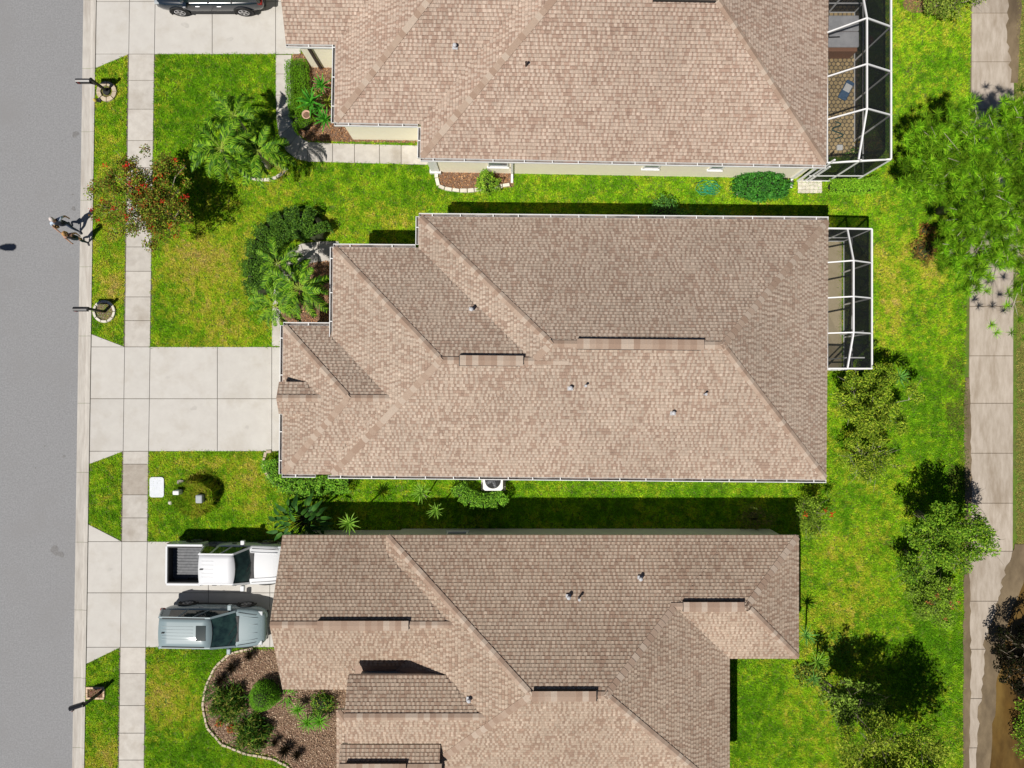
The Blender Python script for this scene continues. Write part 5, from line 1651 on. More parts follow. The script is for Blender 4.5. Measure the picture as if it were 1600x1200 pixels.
def greenhouse(root, xb0, xt0, xt1, xb1, wb, wt, zb, zr, paint, quarter=(), roof_crown=0.035, qd=0.06):
    """xb0/xb1: rear and front foot of the glass on the body, xt0/xt1: rear and front edge of the roof; wb, wt half widths."""
    B = [(xb0, -wb * 0.94, zb), (xb1, -wb * 0.90, zb - 0.02), (xb1, wb * 0.90, zb - 0.02), (xb0, wb * 0.94, zb)]
    T = [(xt0, -wt * 0.95, zr), (xt1, -wt * 0.93, zr), (xt1, wt * 0.93, zr), (xt0, wt * 0.95, zr)]
    xm = (xb0 + xb1) / 2 + 0.15
    xtm = (xt0 + xt1) / 2 + 0.05
    # windscreen with a curved plan: three panes across
    def pane(name, pts, m, off=0.0):
        p = MB()
        p.add(pts, [tuple(range(len(pts)))])
        return p.build(name, m, root)
    nf = 6
    for nm, xb, xt, bow, wbb, wtt, m_ in (('windscreen', xb1, xt1, 0.14, wb * 0.90, wt * 0.93, M['teal_glass']), ('rear_window', xb0, xt0, -0.07, wb * 0.94, wt * 0.95, M['glass'])):
        v, f = [], []
        for j in range(4):
            tj = j / 3
            for k in range(nf + 1):
                u = -1 + 2 * k / nf
                y = (wbb + (wtt - wbb) * tj) * u
                x = xb + (xt - xb) * tj + bow * (1 - u * u) * (1 - 0.5 * tj)
                z = zb - 0.02 + (zr - zb + 0.02) * tj
                v.append((x, y, z))
        for j in range(3):
            for k in range(nf):
                q = (j * (nf + 1) + k, j * (nf + 1) + k + 1, (j + 1) * (nf + 1) + k + 1, (j + 1) * (nf + 1) + k)
                f.append(q if bow > 0 else tuple(reversed(q)))
        p = MB(); p.add(v, f)
        w_ = p.build(nm, m_, root, smooth=True)
        if nm == 'windscreen':
            for a, b in (((-0.15), (-0.75)), ((0.35), (-0.25))):
                q = MB()
                q.bar((xb + bow * 0.9 + 0.0, a * wb, zb + 0.012), (xb + (xt - xb) * 0.35 + bow * 0.7, b * wb, zb + (zr - zb) * 0.35 + 0.03), 0.018, 0.012)
                q.build('wiper', M['trim'], w_)
    for s in (-1, 1):
        a, b, c, d = (xb0 + qd, s * wb * 0.965, zb), (xb1 - 0.10, s * wb * 0.965, zb), (xt1 - 0.06, s * wt * 0.965, zr - 0.02), (xt0 + qd * 0.9, s * wt * 0.965, zr - 0.02)
        if qd > 0.2:
            e = [(xb0, s * wb * 0.96, zb - 0.02), a, d, (xt0, s * wt * 0.962, zr - 0.02)]
            pane('quarter_panel', e if s < 0 else e[::-1], paint)
        pane('side_window', [a, b, c, d] if s < 0 else [d, c, b, a], M['glass'])
    def pillar(*q):
        pl = MB(); pl.bar(*q); pl.build('pillar', paint, root)
    for s in (-1, 1):
        pillar((xb1, s * wb * 0.925, zb - 0.03), (xt1, s * wt * 0.95, zr), 0.09, 0.06)
        pillar((xb0, s * wb * 0.955, zb - 0.03), (xt0, s * wt * 0.965, zr), 0.13, 0.07)
        for q in quarter:
            pillar((xb0 + (xb1 - xb0) * q, s * wb * 0.972, zb - 0.03), (xt0 + (xt1 - xt0) * q, s * wt * 0.972, zr), 0.08, 0.03)
        pillar((xt0, s * wt * 0.955, zr - 0.01), (xt1, s * wt * 0.945, zr - 0.01), 0.06, 0.06)
    # roof skin
    v, f = [], []
    nx, ny = 6, 6
    for i in range(nx + 1):
        u = i / nx
        for k in range(ny + 1):
            s = -1 + 2 * k / ny
            x = xt0 + (xt1 - xt0) * u + (0.10 * (1 - s * s) if i == nx else 0) - (0.04 * (1 - s * s) if i == 0 else 0)
            v.append((x, wt * 0.96 * s, zr + roof_crown * (1 - s * s) * (0.6 + 0.4 * math.sin(math.pi * u)) + 0.012))
    for i in range(nx):
        for k in range(ny):
            f.append((i * (ny + 1) + k, (i + 1) * (ny + 1) + k, (i + 1) * (ny + 1) + k + 1, i * (ny + 1) + k + 1))
    p = MB(); p.add(v, f)
    ro = p.build('roof_panel', paint, root, smooth=True)
    so = ro.modifiers.new('thick', 'SOLIDIFY'); so.thickness = 0.045; so.offset = -1
    return ro


def mirror(root, x, y, z, s, paint):
    m = MB()
    m.box(x - 0.10, x + 0.08, y, y + s * 0.25, z - 0.09, z + 0.09) if s > 0 else m.box(x - 0.10, x + 0.08, y - 0.25, y, z - 0.09, z + 0.09)
    m.build('mirror', paint, root, bevel=0.03)


def small(root, name, mt, *boxes, bevel=0.0):
    m = MB()
    for b in boxes: m.box(*b)
    return m.build(name, mt, root, bevel=bevel)


def arch(root, x, y, r, s, m):
    a = MB()
    pts = [(x + r * math.cos(t), y, 0.33 + r * math.sin(t)) for t in np.linspace(-0.25, math.pi + 0.25, 14)]
    a.tube(pts, 0.035, 6)
    a.build('wheel_arch', m, root, smooth=True)
    d = MB()
    rim = [(x + r * math.cos(t), y + s * 0.002, max(0.16, 0.33 + r * math.sin(t))) for t in np.linspace(-0.3, math.pi + 0.3, 16)]
    d.add(rim, [tuple(range(16)) if s < 0 else tuple(reversed(range(16)))])
    d.build('wheel_well', M['black'], root)


def suv(name, label, cat, loc, rz, L, Wd, H, paint, wheelbase, rails=True, sunroof=True, group=None, r=0.36):
    root = thing(name, label, cat, loc, rz, group)
    hl, hw = L / 2, Wd / 2
    st = [(-hl, hw * 0.70, 0.42, 0.62, 0.86, 0.92, 0.10), (-hl + 0.10, hw * 0.88, 0.32, 0.62, 0.94, 1.0, 0.10), (-hl + 0.40, hw * 0.97, 0.25, 0.62, 0.99, 1.04, 0.09), (-hl * 0.5, hw, 0.22, 0.62, 1.0, 1.05, 0.08),
          (0.0, hw * 0.99, 0.21, 0.60, 0.99, 1.04, 0.08), (hl * 0.36, hw, 0.21, 0.60, 0.97, 1.03, 0.10), (hl * 0.52, hw, 0.22, 0.60, 0.94, 1.02, 0.14), (hl * 0.80, hw * 0.97, 0.24, 0.58, 0.88, 0.97, 0.18),
          (hl - 0.13, hw * 0.84, 0.28, 0.55, 0.80, 0.87, 0.16), (hl - 0.03, hw * 0.66, 0.34, 0.53, 0.70, 0.76, 0.12), (hl, hw * 0.55, 0.42, 0.52, 0.62, 0.66, 0.08)]
    body_loft(st).build('body', paint, root, smooth=True, subsurf=1)
    xb0, xt0, xt1, xb1 = -hl + 0.10, -hl + 0.30, hl * 0.08, hl * 0.45
    ro = greenhouse(root, xb0, xt0, xt1, xb1, hw * 0.92, hw * 0.76, 1.03, H - 0.05, paint, quarter=(0.36, 0.66), qd=0.42)
    z = H - 0.012
    if rails:
        for s in (-1, 1):
            m = MB(); m.bar((xt0 + 0.12, s * hw * 0.68, z - 0.01), (xt1 - 0.25, s * hw * 0.68, z - 0.01), 0.035, 0.04); m.build('roof_rail', M['trim'], ro)
    if sunroof:
        small(ro, 'sunroof', M['glass'], (xt1 - 0.62, xt1 - 0.18, -hw * 0.36, hw * 0.36, z - 0.02, z + 0.012), bevel=0.01)
    rb = MB()
    for y in (-0.28, -0.14, 0.0, 0.14, 0.28): rb.bar((xt0 + 0.12, y, z + 0.006 - 0.06 * y * y), (xt1 - 0.75, y, z + 0.012 - 0.06 * y * y), 0.02, 0.012)
    rb.build('roof_rib', paint, ro)
    small(ro, 'antenna', M['trim'], (xt0 + 0.12, xt0 + 0.24, -0.02, 0.02, z - 0.01, z + 0.05))
    for s in (-1, 1):
        mirror(root, xb1 - 0.22, s * hw * 0.93, 1.06, s, paint)
        y = s * hw * 0.985
        for x in (wheelbase / 2 - 0.03, -wheelbase / 2 - 0.03):
            wheel(root, x, s * (hw - 0.105), r, 0.235, s)
            arch(root, x, s * (hw + 0.001), r + 0.06, s, M['trim'])
        small(root, 'sill_trim', M['trim'], (-wheelbase / 2 + 0.4, wheelbase / 2 - 0.46, min(y * 0.97, y * 1.005), max(y * 0.97, y * 1.005), 0.22, 0.34), bevel=0.02)
        small(root, 'headlight', M['clear_lamp'], (hl - 0.34, hl - 0.12, min(s * hw * 0.60, s * hw * 0.83), max(s * hw * 0.60, s * hw * 0.83), 0.74, 0.845), bevel=0.03)
        small(root, 'tail_light', M['red_lamp'], (-hl + 0.0, -hl + 0.20, min(s * hw * 0.68, s * hw * 0.92), max(s * hw * 0.68, s * hw * 0.92), 0.84, 0.985), bevel=0.03)
        for x in (-0.55, 0.42):
            small(root, 'door_handle', M['rim'], (x - 0.1, x + 0.1, min(y, y * 1.03), max(y, y * 1.03), 0.86, 0.89), bevel=0.008)
        ln = MB()
        for k in (0.28, 0.70): ln.bar((hl * 0.52, s * hw * k * 0.9 , 1.0 - 0.01 * k), (hl * 0.86, s * hw * k * 0.72, 0.958), 0.016, 0.014)
        ln.build('hood_crease', paint, root)
    small(root, 'grille', M['trim'], (hl - 0.10, hl + 0.004, -hw * 0.45, hw * 0.45, 0.50, 0.66), bevel=0.03)
    for s in (-1, 1):
        hg = MB(); hg.bar((hl * 0.50, s * hw * 0.80, 1.012), (hl * 0.84, s * hw * 0.66, 0.945), 0.014, 0.012); hg.build('hood_seam', M['trim'], root)
    small(root, 'cowl', M['trim'], (xb1 - 0.02, xb1 + 0.17, -hw * 0.62, hw * 0.62, 1.015, 1.033), bevel=0.006)
    small(root, 'bumper', M['trim'], (hl - 0.16, hl - 0.02, -hw * 0.7, hw * 0.7, 0.26, 0.42), (-hl + 0.02, -hl + 0.16, -hw * 0.74, hw * 0.74, 0.28, 0.46), bevel=0.04)
    return root

g0 = at(332, 977, 0.9)
suv('parked_suv', 'pale blue grey crossover with sunroof parked beside the white pickup', 'car', (g0.x + 0.02, -11.05, 0.036), R(-1), 4.72, 1.86, 1.66, M['suv_paint'], 2.70)
suv('parked_suv', 'dark blue car with silver wheels cut by the top edge of the picture', 'car', (-13.85, 18.08, 0.036), R(180), 5.05, 1.92, 1.70, M['dark_paint'], 2.95, r=0.38)
suv('parked_suv', 'dark car parked on the road just beyond the bottom edge, only its shadow in view', 'car', (at(108, 1225).x - 0.45, at(108, 1225).y - 2.1, 0.012), R(90), 4.5, 1.8, 1.6, M['dark_paint'], 2.65)


def pickup(loc, rz):
    paint = M['truck_paint']
    root = thing('pickup_truck', 'white crew cab pickup with an open empty bed under the roof eave', 'pickup truck', loc, rz)
    L, hw = 5.35, 0.94
    hl = L / 2
    # front half (cab base and hood)
    st = [(-0.98, hw * 0.99, 0.34, 0.72, 1.02, 1.06, 0.06), (0.2, hw, 0.32, 0.72, 1.03, 1.08, 0.07), (0.80, hw, 0.32, 0.72, 1.04, 1.13, 0.10), (1.05, hw, 0.33, 0.72, 1.04, 1.14, 0.13),
          (1.9, hw * 0.985, 0.36, 0.70, 1.0, 1.10, 0.17), (2.35, hw * 0.93, 0.38, 0.66, 0.95, 1.04, 0.17), (hl - 0.06, hw * 0.84, 0.42, 0.62, 0.84, 0.92, 0.12), (hl, hw * 0.78, 0.46, 0.6, 0.74, 0.8, 0.08)]
    body_loft(st).build('body', paint, root, smooth=True, subsurf=1)
    # bed: floor, sides, tailgate
    x0, x1 = -hl, -1.02
    small(root, 'bed_side', paint, (x0 + 0.02, x1, -hw, -hw + 0.125, 0.42, 1.10), bevel=0.035)
    small(root, 'bed_side', paint, (x0 + 0.02, x1, hw - 0.125, hw, 0.42, 1.10), bevel=0.035)
    small(root, 'tailgate', paint, (x0 - 0.02, x0 + 0.075, -hw + 0.09, hw - 0.09, 0.45, 1.105), bevel=0.025)
    small(root, 'bulkhead', paint, (x1 - 0.05, x1 + 0.01, -hw + 0.15, hw - 0.15, 0.42, 1.09))
    b = MB()
    b.box(x0 + 0.06, x1 - 0.03, -hw + 0.13, hw - 0.13, 0.48, 0.60)
    bl = b.build('bed_floor', M['liner'], root)
    rb = MB()
    for k in range(11):
        y = -0.66 + k * 0.132
        rb.box(x0 + 0.08, x1 - 0.06, y - 0.032, y + 0.032, 0.602, 0.622)
    rb.build('bed_rib', M['liner'], bl)
    small(root, 'bed_rail_cap', M['trim'], (x0 + 0.1, x1 - 0.02, -hw + 0.112, -hw + 0.172, 1.06, 1.108), (x0 + 0.1, x1 - 0.02, hw - 0.172, hw - 0.112, 1.06, 1.108), bevel=0.008)
    lin = MB()
    lin.box(x0 + 0.077, x0 + 0.10, -hw + 0.16, hw - 0.16, 0.6, 1.07)
    for s in (-1, 1): lin.box(x0 + 0.1, x1 - 0.06, s * (hw - 0.172) - 0.006, s * (hw - 0.172) + 0.006, 0.6, 1.05)
    lin.build('bed_liner', M['trim'], root)
    xb0, xt0, xt1, xb1 = -0.99, -0.86, 0.62, 1.12
    ro = greenhouse(root, xb0, xt0, xt1, xb1, hw * 0.92, hw * 0.74, 1.06, 1.78, paint, quarter=(0.32, 0.62), roof_crown=0.03)
    rr = MB()
    for y in (-0.35, -0.18, 0.0, 0.18, 0.35): rr.bar((xt0 + 0.1, y, 1.823 - 0.05 * y * y), (xt0 + 0.62, y, 1.825 - 0.05 * y * y), 0.02, 0.014)
    rr.build('roof_rib', paint, ro)
    small(ro, 'antenna', M['trim'], (xt0 + 0.04, xt0 + 0.18, -0.02, 0.02, 1.80, 1.86))
    for s in (-1, 1):
        mirror(root, xb1 - 0.30, s * hw * 0.95, 1.12, s, paint)
        for x in (1.68, -1.60):
            wheel(root, x, s * (hw - 0.115), 0.385, 0.25, s)
            arch(root, x, s * (hw + 0.003), 0.45, s, M['trim'])
        small(root, 'headlight', M['clear_lamp'], (hl - 0.36, hl - 0.10, min(s * hw * .62, s * hw * .9), max(s * hw * .62, s * hw * .9), 0.84, 0.955), bevel=0.03)
        small(root, 'tail_light', M['red_lamp'], (x0 - 0.012, x0 + 0.1, min(s * (hw - .09), s * (hw + .004)), max(s * (hw - .09), s * (hw + .004)), 0.72, 1.0), bevel=0.015)
        for x in (-0.55, 0.35): small(root, 'door_handle', M['trim'], (x - 0.1, x + 0.1, min(s * hw, s * hw * 1.03), max(s * hw, s * hw * 1.03), 0.90, 0.94))
        hg = MB(); hg.bar((1.2, s * 0.76, 1.10), (2.4, s * 0.70, 1.02), 0.014, 0.012); hg.build('hood_seam', M['trim'], root)
        cr = MB(); cr.bar((1.15, s * 0.60, 1.145), (2.3, s * 0.54, 1.065), 0.03, 0.02); cr.build('hood_crease', paint, root)
    small(root, 'grille', M['trim'], (hl - 0.1, hl + 0.01, -0.5, 0.5, 0.58, 0.82), bevel=0.02)
    small(root, 'cowl', M['trim'], (xb1 - 0.02, xb1 + 0.19, -0.60, 0.60, 1.105, 1.142), bevel=0.006)
    small(root, 'bumper', M['trim'], (x0 - 0.10, x0 - 0.0, -hw * 0.9, hw * 0.9, 0.42, 0.58), bevel=0.03)
    return root
pickup((-12.93, -8.17, 0.036), R(-0.5))

# ---------------------------------------------------------------- mailboxes
def mailbox(label, base, ring, group, box_px, stone, n=8, arm_dir=180):
    B = at(*base)
    root = thing('mailbox', label, 'mailbox', B, group=group)
    p = MB(); p.box(-0.05, 0.05, -0.05, 0.05, 0, 1.30); p.build('post', M['black'], root)
    p = MB(); p.lathe([(0.085, 0.0), (0.085, 0.02), (0.03, 0.09)], 10, (0, 0, 1.30)); p.build('post_cap', M['black'], root)
    a = R(arm_dir)
    d = Vector((math.cos(a), math.sin(a), 0))
    p = MB(); p.bar(Vector((0, 0, 1.02)), d * 0.62 + Vector((0, 0, 1.02)), 0.06, 0.07); p.bar(Vector((0, 0, 0.68)), d * 0.34 + Vector((0, 0, 0.99)), 0.04, 0.04); p.build('arm', M['black'], root)
    b = MB()
    pr = [(-0.105, 1.06), (0.105, 1.06), (0.105, 1.17), (0.075, 1.235), (0.0, 1.262), (-0.075, 1.235), (-0.105, 1.17)]
    s = Vector((-d.y, d.x, 0))
    for k in (0.12, 0.74): b.v += [tuple(d * k + s * y + Vector((0, 0, z))) for y, z in pr]
    n_ = len(pr)
    b.f += [(k, (k + 1) % n_, n_ + (k + 1) % n_, n_ + k) for k in range(n_)] + [tuple(reversed(range(n_))), tuple(range(n_, 2 * n_))]
    bx = b.build('box', M['gloss_black'], root)
    f = MB(); f.bar(d * 0.60 + s * 0.115 + Vector((0, 0, 1.12)), d * 0.60 + s * 0.115 + Vector((0, 0, 1.30)), 0.05, 0.012); f.build('flag', M['red_lamp'], bx)
    return root
M['gloss_black'] = mat('gloss_black', (0.012, 0.012, 0.014), rough=0.25, spec=0.6)
MBG = 'black mailboxes along the curb'
mailbox('black mailbox on a post in the octagon of cream stones by the top driveway', (168, 143), 15, MBG, None, None)
mailbox('black mailbox on a post in the round ring of thin pale stones', (164, 487), 17, MBG, None, None)
mailbox('black mailbox on a post in the small brick rectangle opposite the bottom bed', (157, 1082), 14, MBG, None, None, arm_dir=198)


def stone_ring(name, label, px, py, r, n, wd, m, z=0.11):
    B = at(px, py)
    root = thing(name, label, 'planter ring', B)
    for k in range(n):
        a0, a1 = 2 * math.pi * (k + 0.03) / n, 2 * math.pi * (k + 0.97) / n
        pts = [(q * math.cos(a), q * math.sin(a)) for q, a in ((r, a0), (r * 1.0, (a0 + a1) / 2), (r, a1), (r - wd, a1), (r - wd, a0))]
        b = MB(); b.prism(pts, 0, z * random.uniform(0.9, 1.1), top_inset=0.01)
        b.build('stone', m, root)
    return root, B
ro, B = stone_ring('stone_ring', 'octagon ring of cream stones round the mailbox by the top driveway', 168, 144, 0.47, 8, 0.19, M['stone'])
b = MB(); b.lathe([(0.40, 0.0), (0.40, 0.03)], 16); b.build('fill', M['mulch_soil'], ro)
b = MB(); b.lathe([(0.16, 0), (0.17, 0.10), (0.15, 0.12)], 12); b.build('planter', M['trim'], ro)
ro, B = stone_ring('stone_ring', 'round ring of thin pale stones filled with gravel round a mailbox', 164, 487, 0.53, 10, 0.105, M['stone_w'])
loc = [(0.45 * math.cos(a), 0.45 * math.sin(a)) for a in np.linspace(0, 2 * math.pi, 14)[:-1]]
o = chips('gravel_fill', loc, 1500, [(0.42, 0.35, 0.28), (0.30, 0.23, 0.18), (0.5, 0.44, 0.37), (0.22, 0.15, 0.11)], M['gravel'], (0.02, 0.05), z=0.03, parent=ro, local=True)
o['kind'] = 'stuff'
b = MB(); b.lathe([(0.44, 0.0), (0.44, 0.03)], 16); b.build('fill', M['mulch_soil'], ro)
q = at(150, 1082)
ro = thing('brick_planter', 'small rectangular brick planter with red mulch round the bottom mailbox', 'planter', q)
for i in range(4):
    for yy in (-0.24, 0.24):
        small(ro, 'brick', M['brick'], (-0.42 + i * 0.213, -0.42 + i * 0.213 + 0.2, yy - 0.045, yy + 0.045, 0, 0.1), bevel=0.006)
for xx in (-0.38, 0.40):
    for yy in (-0.185, 0.008): small(ro, 'brick', M['brick'], (xx - 0.04, xx + 0.04, yy, yy + 0.18, 0, 0.1), bevel=0.006)
o = chips('mulch_fill', [(-0.34, -0.19), (0.36, -0.19), (0.36, 0.19), (-0.34, 0.19)], 700, [(0.22, 0.06, 0.04), (0.30, 0.11, 0.08), (0.14, 0.05, 0.035)], M['mulch'], (0.03, 0.07), z=0.05, parent=ro, local=True)
o['kind'] = 'stuff'
small(ro, 'fill', M['mulch_soil'], (-0.34, 0.36, -0.19, 0.19, 0, 0.05))
q = at(151, 158)
t = thing('garden_ornament', 'small yellow ornament with a dark pot beside the octagon stones', 'ornament', q)
b = MB(); b.lathe([(0.05, 0), (0.09, 0.08), (0.07, 0.18), (0.02, 0.24)], 10); b.build('figure', mat('yellow_paint', (0.62, 0.50, 0.10), (0.55, 0.42, 0.10)), t, smooth=True)
b = MB(); b.lathe([(0.07, 0), (0.10, 0.13), (0.08, 0.13), (0.07, 0.1)], 10, (0.18, 0.0, 0)); b.build('pot', M['trim'], t, smooth=True)

# ---------------------------------------------------------------- utility boxes, pot, air conditioner, tangle of netting
q = at(246, 761)
b = MB(); b.prism([(sx * 0.22 + 0.12 * math.cos(a), sy * 0.36 + 0.12 * math.sin(a)) for sx, sy, a0 in ((1, 1, 0), (-1, 1, 90), (-1, -1, 180), (1, -1, 270)) for a in [R(a0 + k * 22.5) for k in range(5)]], 0, 0.075, 0.012)
props(b.build('utility_box', M['lid'], loc=q), 'large pale grey rounded utility lid on the lawn beside the sidewalk', 'utility box')
t = thing('utility_marker', 'white capped marker post standing on the grass mound', 'marker post', at(287, 766))
b = MB(); b.box(-0.15, 0.15, -0.10, 0.10, 0.0, 0.80); b.build('cap', M['white'], t, bevel=0.05)
b = MB(); b.box(-0.155, 0.155, -0.105, 0.105, 0.0, 0.06); b.build('base', M['grey'], t, bevel=0.02)
t = thing('utility_pedestal', 'small grey rounded utility pedestal on the grass mound', 'utility box', at(324, 775))
b = MB(); b.box(-0.16, 0.16, -0.19, 0.19, 0.0, 0.92); b.build('cover', M['grey'], t, bevel=0.06)
b = MB(); b.box(-0.175, 0.175, -0.205, 0.205, 0.0, 0.08); b.build('base', M['grey'], t, bevel=0.03)
b = MB(); b.lathe([(0.10, 0), (0.11, 0.05), (0.09, 0.09), (0.02, 0.10)], 14)
props(b.build('round_valve_lid', mat('cream_lid', (0.55, 0.53, 0.44), (0.5, 0.47, 0.38)), smooth=True, loc=at(267, 785)), 'small round cream valve lid at the left of the grass mound', 'valve lid')
b = MB(); b.prism([(-0.17, -0.1), (0.15, -0.12), (0.18, 0.08), (0.0, 0.13), (-0.16, 0.08)], 0, 0.09, 0.02)
props(b.build('flat_rock', mat('brown_rock', (0.25, 0.22, 0.19), (0.32, 0.28, 0.25), scale=7), loc=at(283, 753)), 'flat grey brown rock above the white marker post', 'rock')
t = thing('flower_pot', 'round peach coloured pot standing among plants in the top bed', 'pot', at(485, 187))
b = MB(); b.lathe([(0.13, 0), (0.19, 0.34), (0.21, 0.36), (0.17, 0.36), (0.15, 0.30), (0.02, 0.29)], 16)
b.v = [(x, y, z + 0.3) for x, y, z in b.v]; b.lathe([(0.11, 0), (0.09, 0.3)], 12)
b.build('pot', mat('peach_pot', (0.62, 0.40, 0.30), (0.55, 0.34, 0.25), scale=5), t, smooth=True)
b = MB(); b.lathe([(0.145, 0.601), (0.01, 0.61)], 12); b.build('soil', M['mulch_soil'], t)


def air_conditioner():
    B = at(771, 747)
    root = thing('air_conditioner', 'white square air conditioner with round fan grille under the gutter', 'air conditioner', B)
    small(root, 'pad', M['sidewalk'], (-0.56, 0.56, -0.56, 0.56, 0, 0.08))
    s = 0.44
    b = MB(); b.box(-s, s, -s, s, 0.08, 0.86); b.build('cabinet', M['grey'], root, bevel=0.05)
    b = MB()
    n = 28
    inner = [(0.36 * math.cos(2 * math.pi * k / n), 0.36 * math.sin(2 * math.pi * k / n)) for k in range(n)]
    outer = []
    for x, y in inner:
        q_ = max(abs(x), abs(y)); outer.append((x / q_ * (s + 0.01), y / q_ * (s + 0.01)))
    b.add([(x, y, 0.90) for x, y in inner] + [(x, y, 0.90) for x, y in outer] + [(x, y, 0.84) for x, y in inner] + [(x, y, 0.84) for x, y in outer],
          [(k, n + k, n + (k + 1) % n, (k + 1) % n) for k in range(n)] + [(k, (k + 1) % n, 2 * n + (k + 1) % n, 2 * n + k) for k in range(n)] +
          [(n + k, 3 * n + k, 3 * n + (k + 1) % n, n + (k + 1) % n) for k in range(n)])
    top = b.build('top_panel', M['white'], root)
    d = MB(); d.lathe([(0.355, 0.80), (0.355, 0.862)], 24); d.build('fan_well', M['black'], top)
    f = MB()
    for k in range(4):
        a = k * math.pi / 2 + 0.4
        f.bar((0.05 * math.cos(a), 0.05 * math.sin(a), 0.872), (0.32 * math.cos(a), 0.32 * math.sin(a), 0.876), 0.13, 0.008, up=(0.2 * math.sin(a), -0.2 * math.cos(a), 1))
    f.lathe([(0.07, 0.866), (0.07, 0.886)], 12)
    f.build('fan', M['liner'], root)
    g_ = MB()
    for r_ in (0.10, 0.19, 0.28, 0.35):
        g_.tube([(r_ * math.cos(t), r_ * math.sin(t), 0.902) for t in np.linspace(0, 2 * math.pi, 25)], 0.005, 4)
    for k in range(6):
        a = k * math.pi / 3
        g_.bar((0, 0, 0.904), (0.37 * math.cos(a), 0.37 * math.sin(a), 0.904), 0.012, 0.008)
    g_.build('fan_guard', M['trim'], root)
air_conditioner()


def netting():
    B = at(1106, 295)
    root = thing('garden_netting', 'tangled green garden netting lying on the grass by the top house', 'netting', B)
    b = MB()
    for k in range(16):
        c_ = Vector((random.uniform(-0.35, 0.35), random.uniform(-0.16, 0.16), 0.1))
        r_ = random.uniform(0.12, 0.34)
        b.tube([c_ + Vector((r_ * math.cos(t) * random.uniform(0.9, 1.1), r_ * 0.7 * math.sin(t), 0.03 + 0.03 * math.sin(3 * t + k))) for t in np.linspace(0, 5.5, 14)], 0.011, 4)
    b.build('strand', mat('green_plastic', (0.03, 0.28, 0.13), (0.05, 0.34, 0.18), rough=0.5), root)
netting()
b = MB(); b.tube([at(1098 - 2 * k + 3 * math.sin(k), 282 + 0.9 * k, 0.06) for k in range(-2, 8)], 0.016, 5)
props(b.build('garden_hose', M['black'], smooth=True), 'short black hose lying by the wall near the green netting', 'hose')

# ---------------------------------------------------------------- street lamp (its head throws the shadow at the left edge)
lp = Vector((at(17, 386).x - SUN_K * 6.6, at(17, 386).y - SUN_K * 6.6, 6.6))
t = thing('street_lamp', 'street lamp on the far side of the road, only its shadow in view', 'street lamp', (lp.x - 2.6, lp.y, 0))
b = MB(); b.tube([(0, 0, 0), (0, 0, 3.2), (0, 0, 6.3)], [0.10, 0.08, 0.06], 10); b.build('pole', M['black'], t, smooth=True)
b = MB(); b.tube([(0, 0, 6.2), (0.5, 0, 6.55), (2.35, 0, 6.6)], [0.05, 0.045, 0.04], 8); b.build('arm', M['black'], t, smooth=True)
b = MB(); b.prism([(2.1, -0.07), (2.35, -0.15), (2.75, -0.15), (2.86, -0.06), (2.86, 0.06), (2.75, 0.15), (2.35, 0.15), (2.1, 0.07)], 6.55, 6.66, 0.02); b.build('lamp_head', M['grey'], t)

# ---------------------------------------------------------------- people
def skin_body(name, joints, bones, parent, zones):
    """joints: {name: (x, y, z, radius)}; zones(f_center, nearest joint) -> material index."""
    me = bpy.data.meshes.new(name)
    ks = list(joints)
    me.from_pydata([joints[k][:3] for k in ks], [(ks.index(a), ks.index(b)) for a, b in bones], [])
    o = bpy.data.objects.new(name, me)
    COL.objects.link(o)
    m = o.modifiers.new('skin', 'SKIN')
    m.use_smooth_shade = True
    for i, k in enumerate(ks):
        sv = me.skin_vertices[0].data[i]
        r_ = joints[k][3]
        sv.radius = r_ if isinstance(r_, tuple) else (r_, r_)
        sv.use_root = (i == 0)
    s = o.modifiers.new('sub', 'SUBSURF')
    s.levels = s.render_levels = 2
    dg = bpy.context.evaluated_depsgraph_get()
    ev = o.evaluated_get(dg)
    m2 = bpy.data.meshes.new_from_object(ev)
    o.modifiers.clear()
    o.data = m2
    bpy.data.meshes.remove(me)
    m2.materials.clear()
    J = np.array([joints[k][:3] for k in ks])
    mats_, fn = zones
    for x in mats_: m2.materials.append(x)
    for p in m2.polygons:
        c = np.array(p.center)
        p.material_index = fn(c, ks[int(np.argmin(((J - c) ** 2).sum(1)))])
        p.use_smooth = True
    o.parent = parent
    return o

SKIN = mat('skin', (0.50, 0.29, 0.20), (0.46, 0.26, 0.18), rough=0.6)
SHOE = mat('shoe', (0.06, 0.06, 0.07), (0.09, 0.09, 0.1))


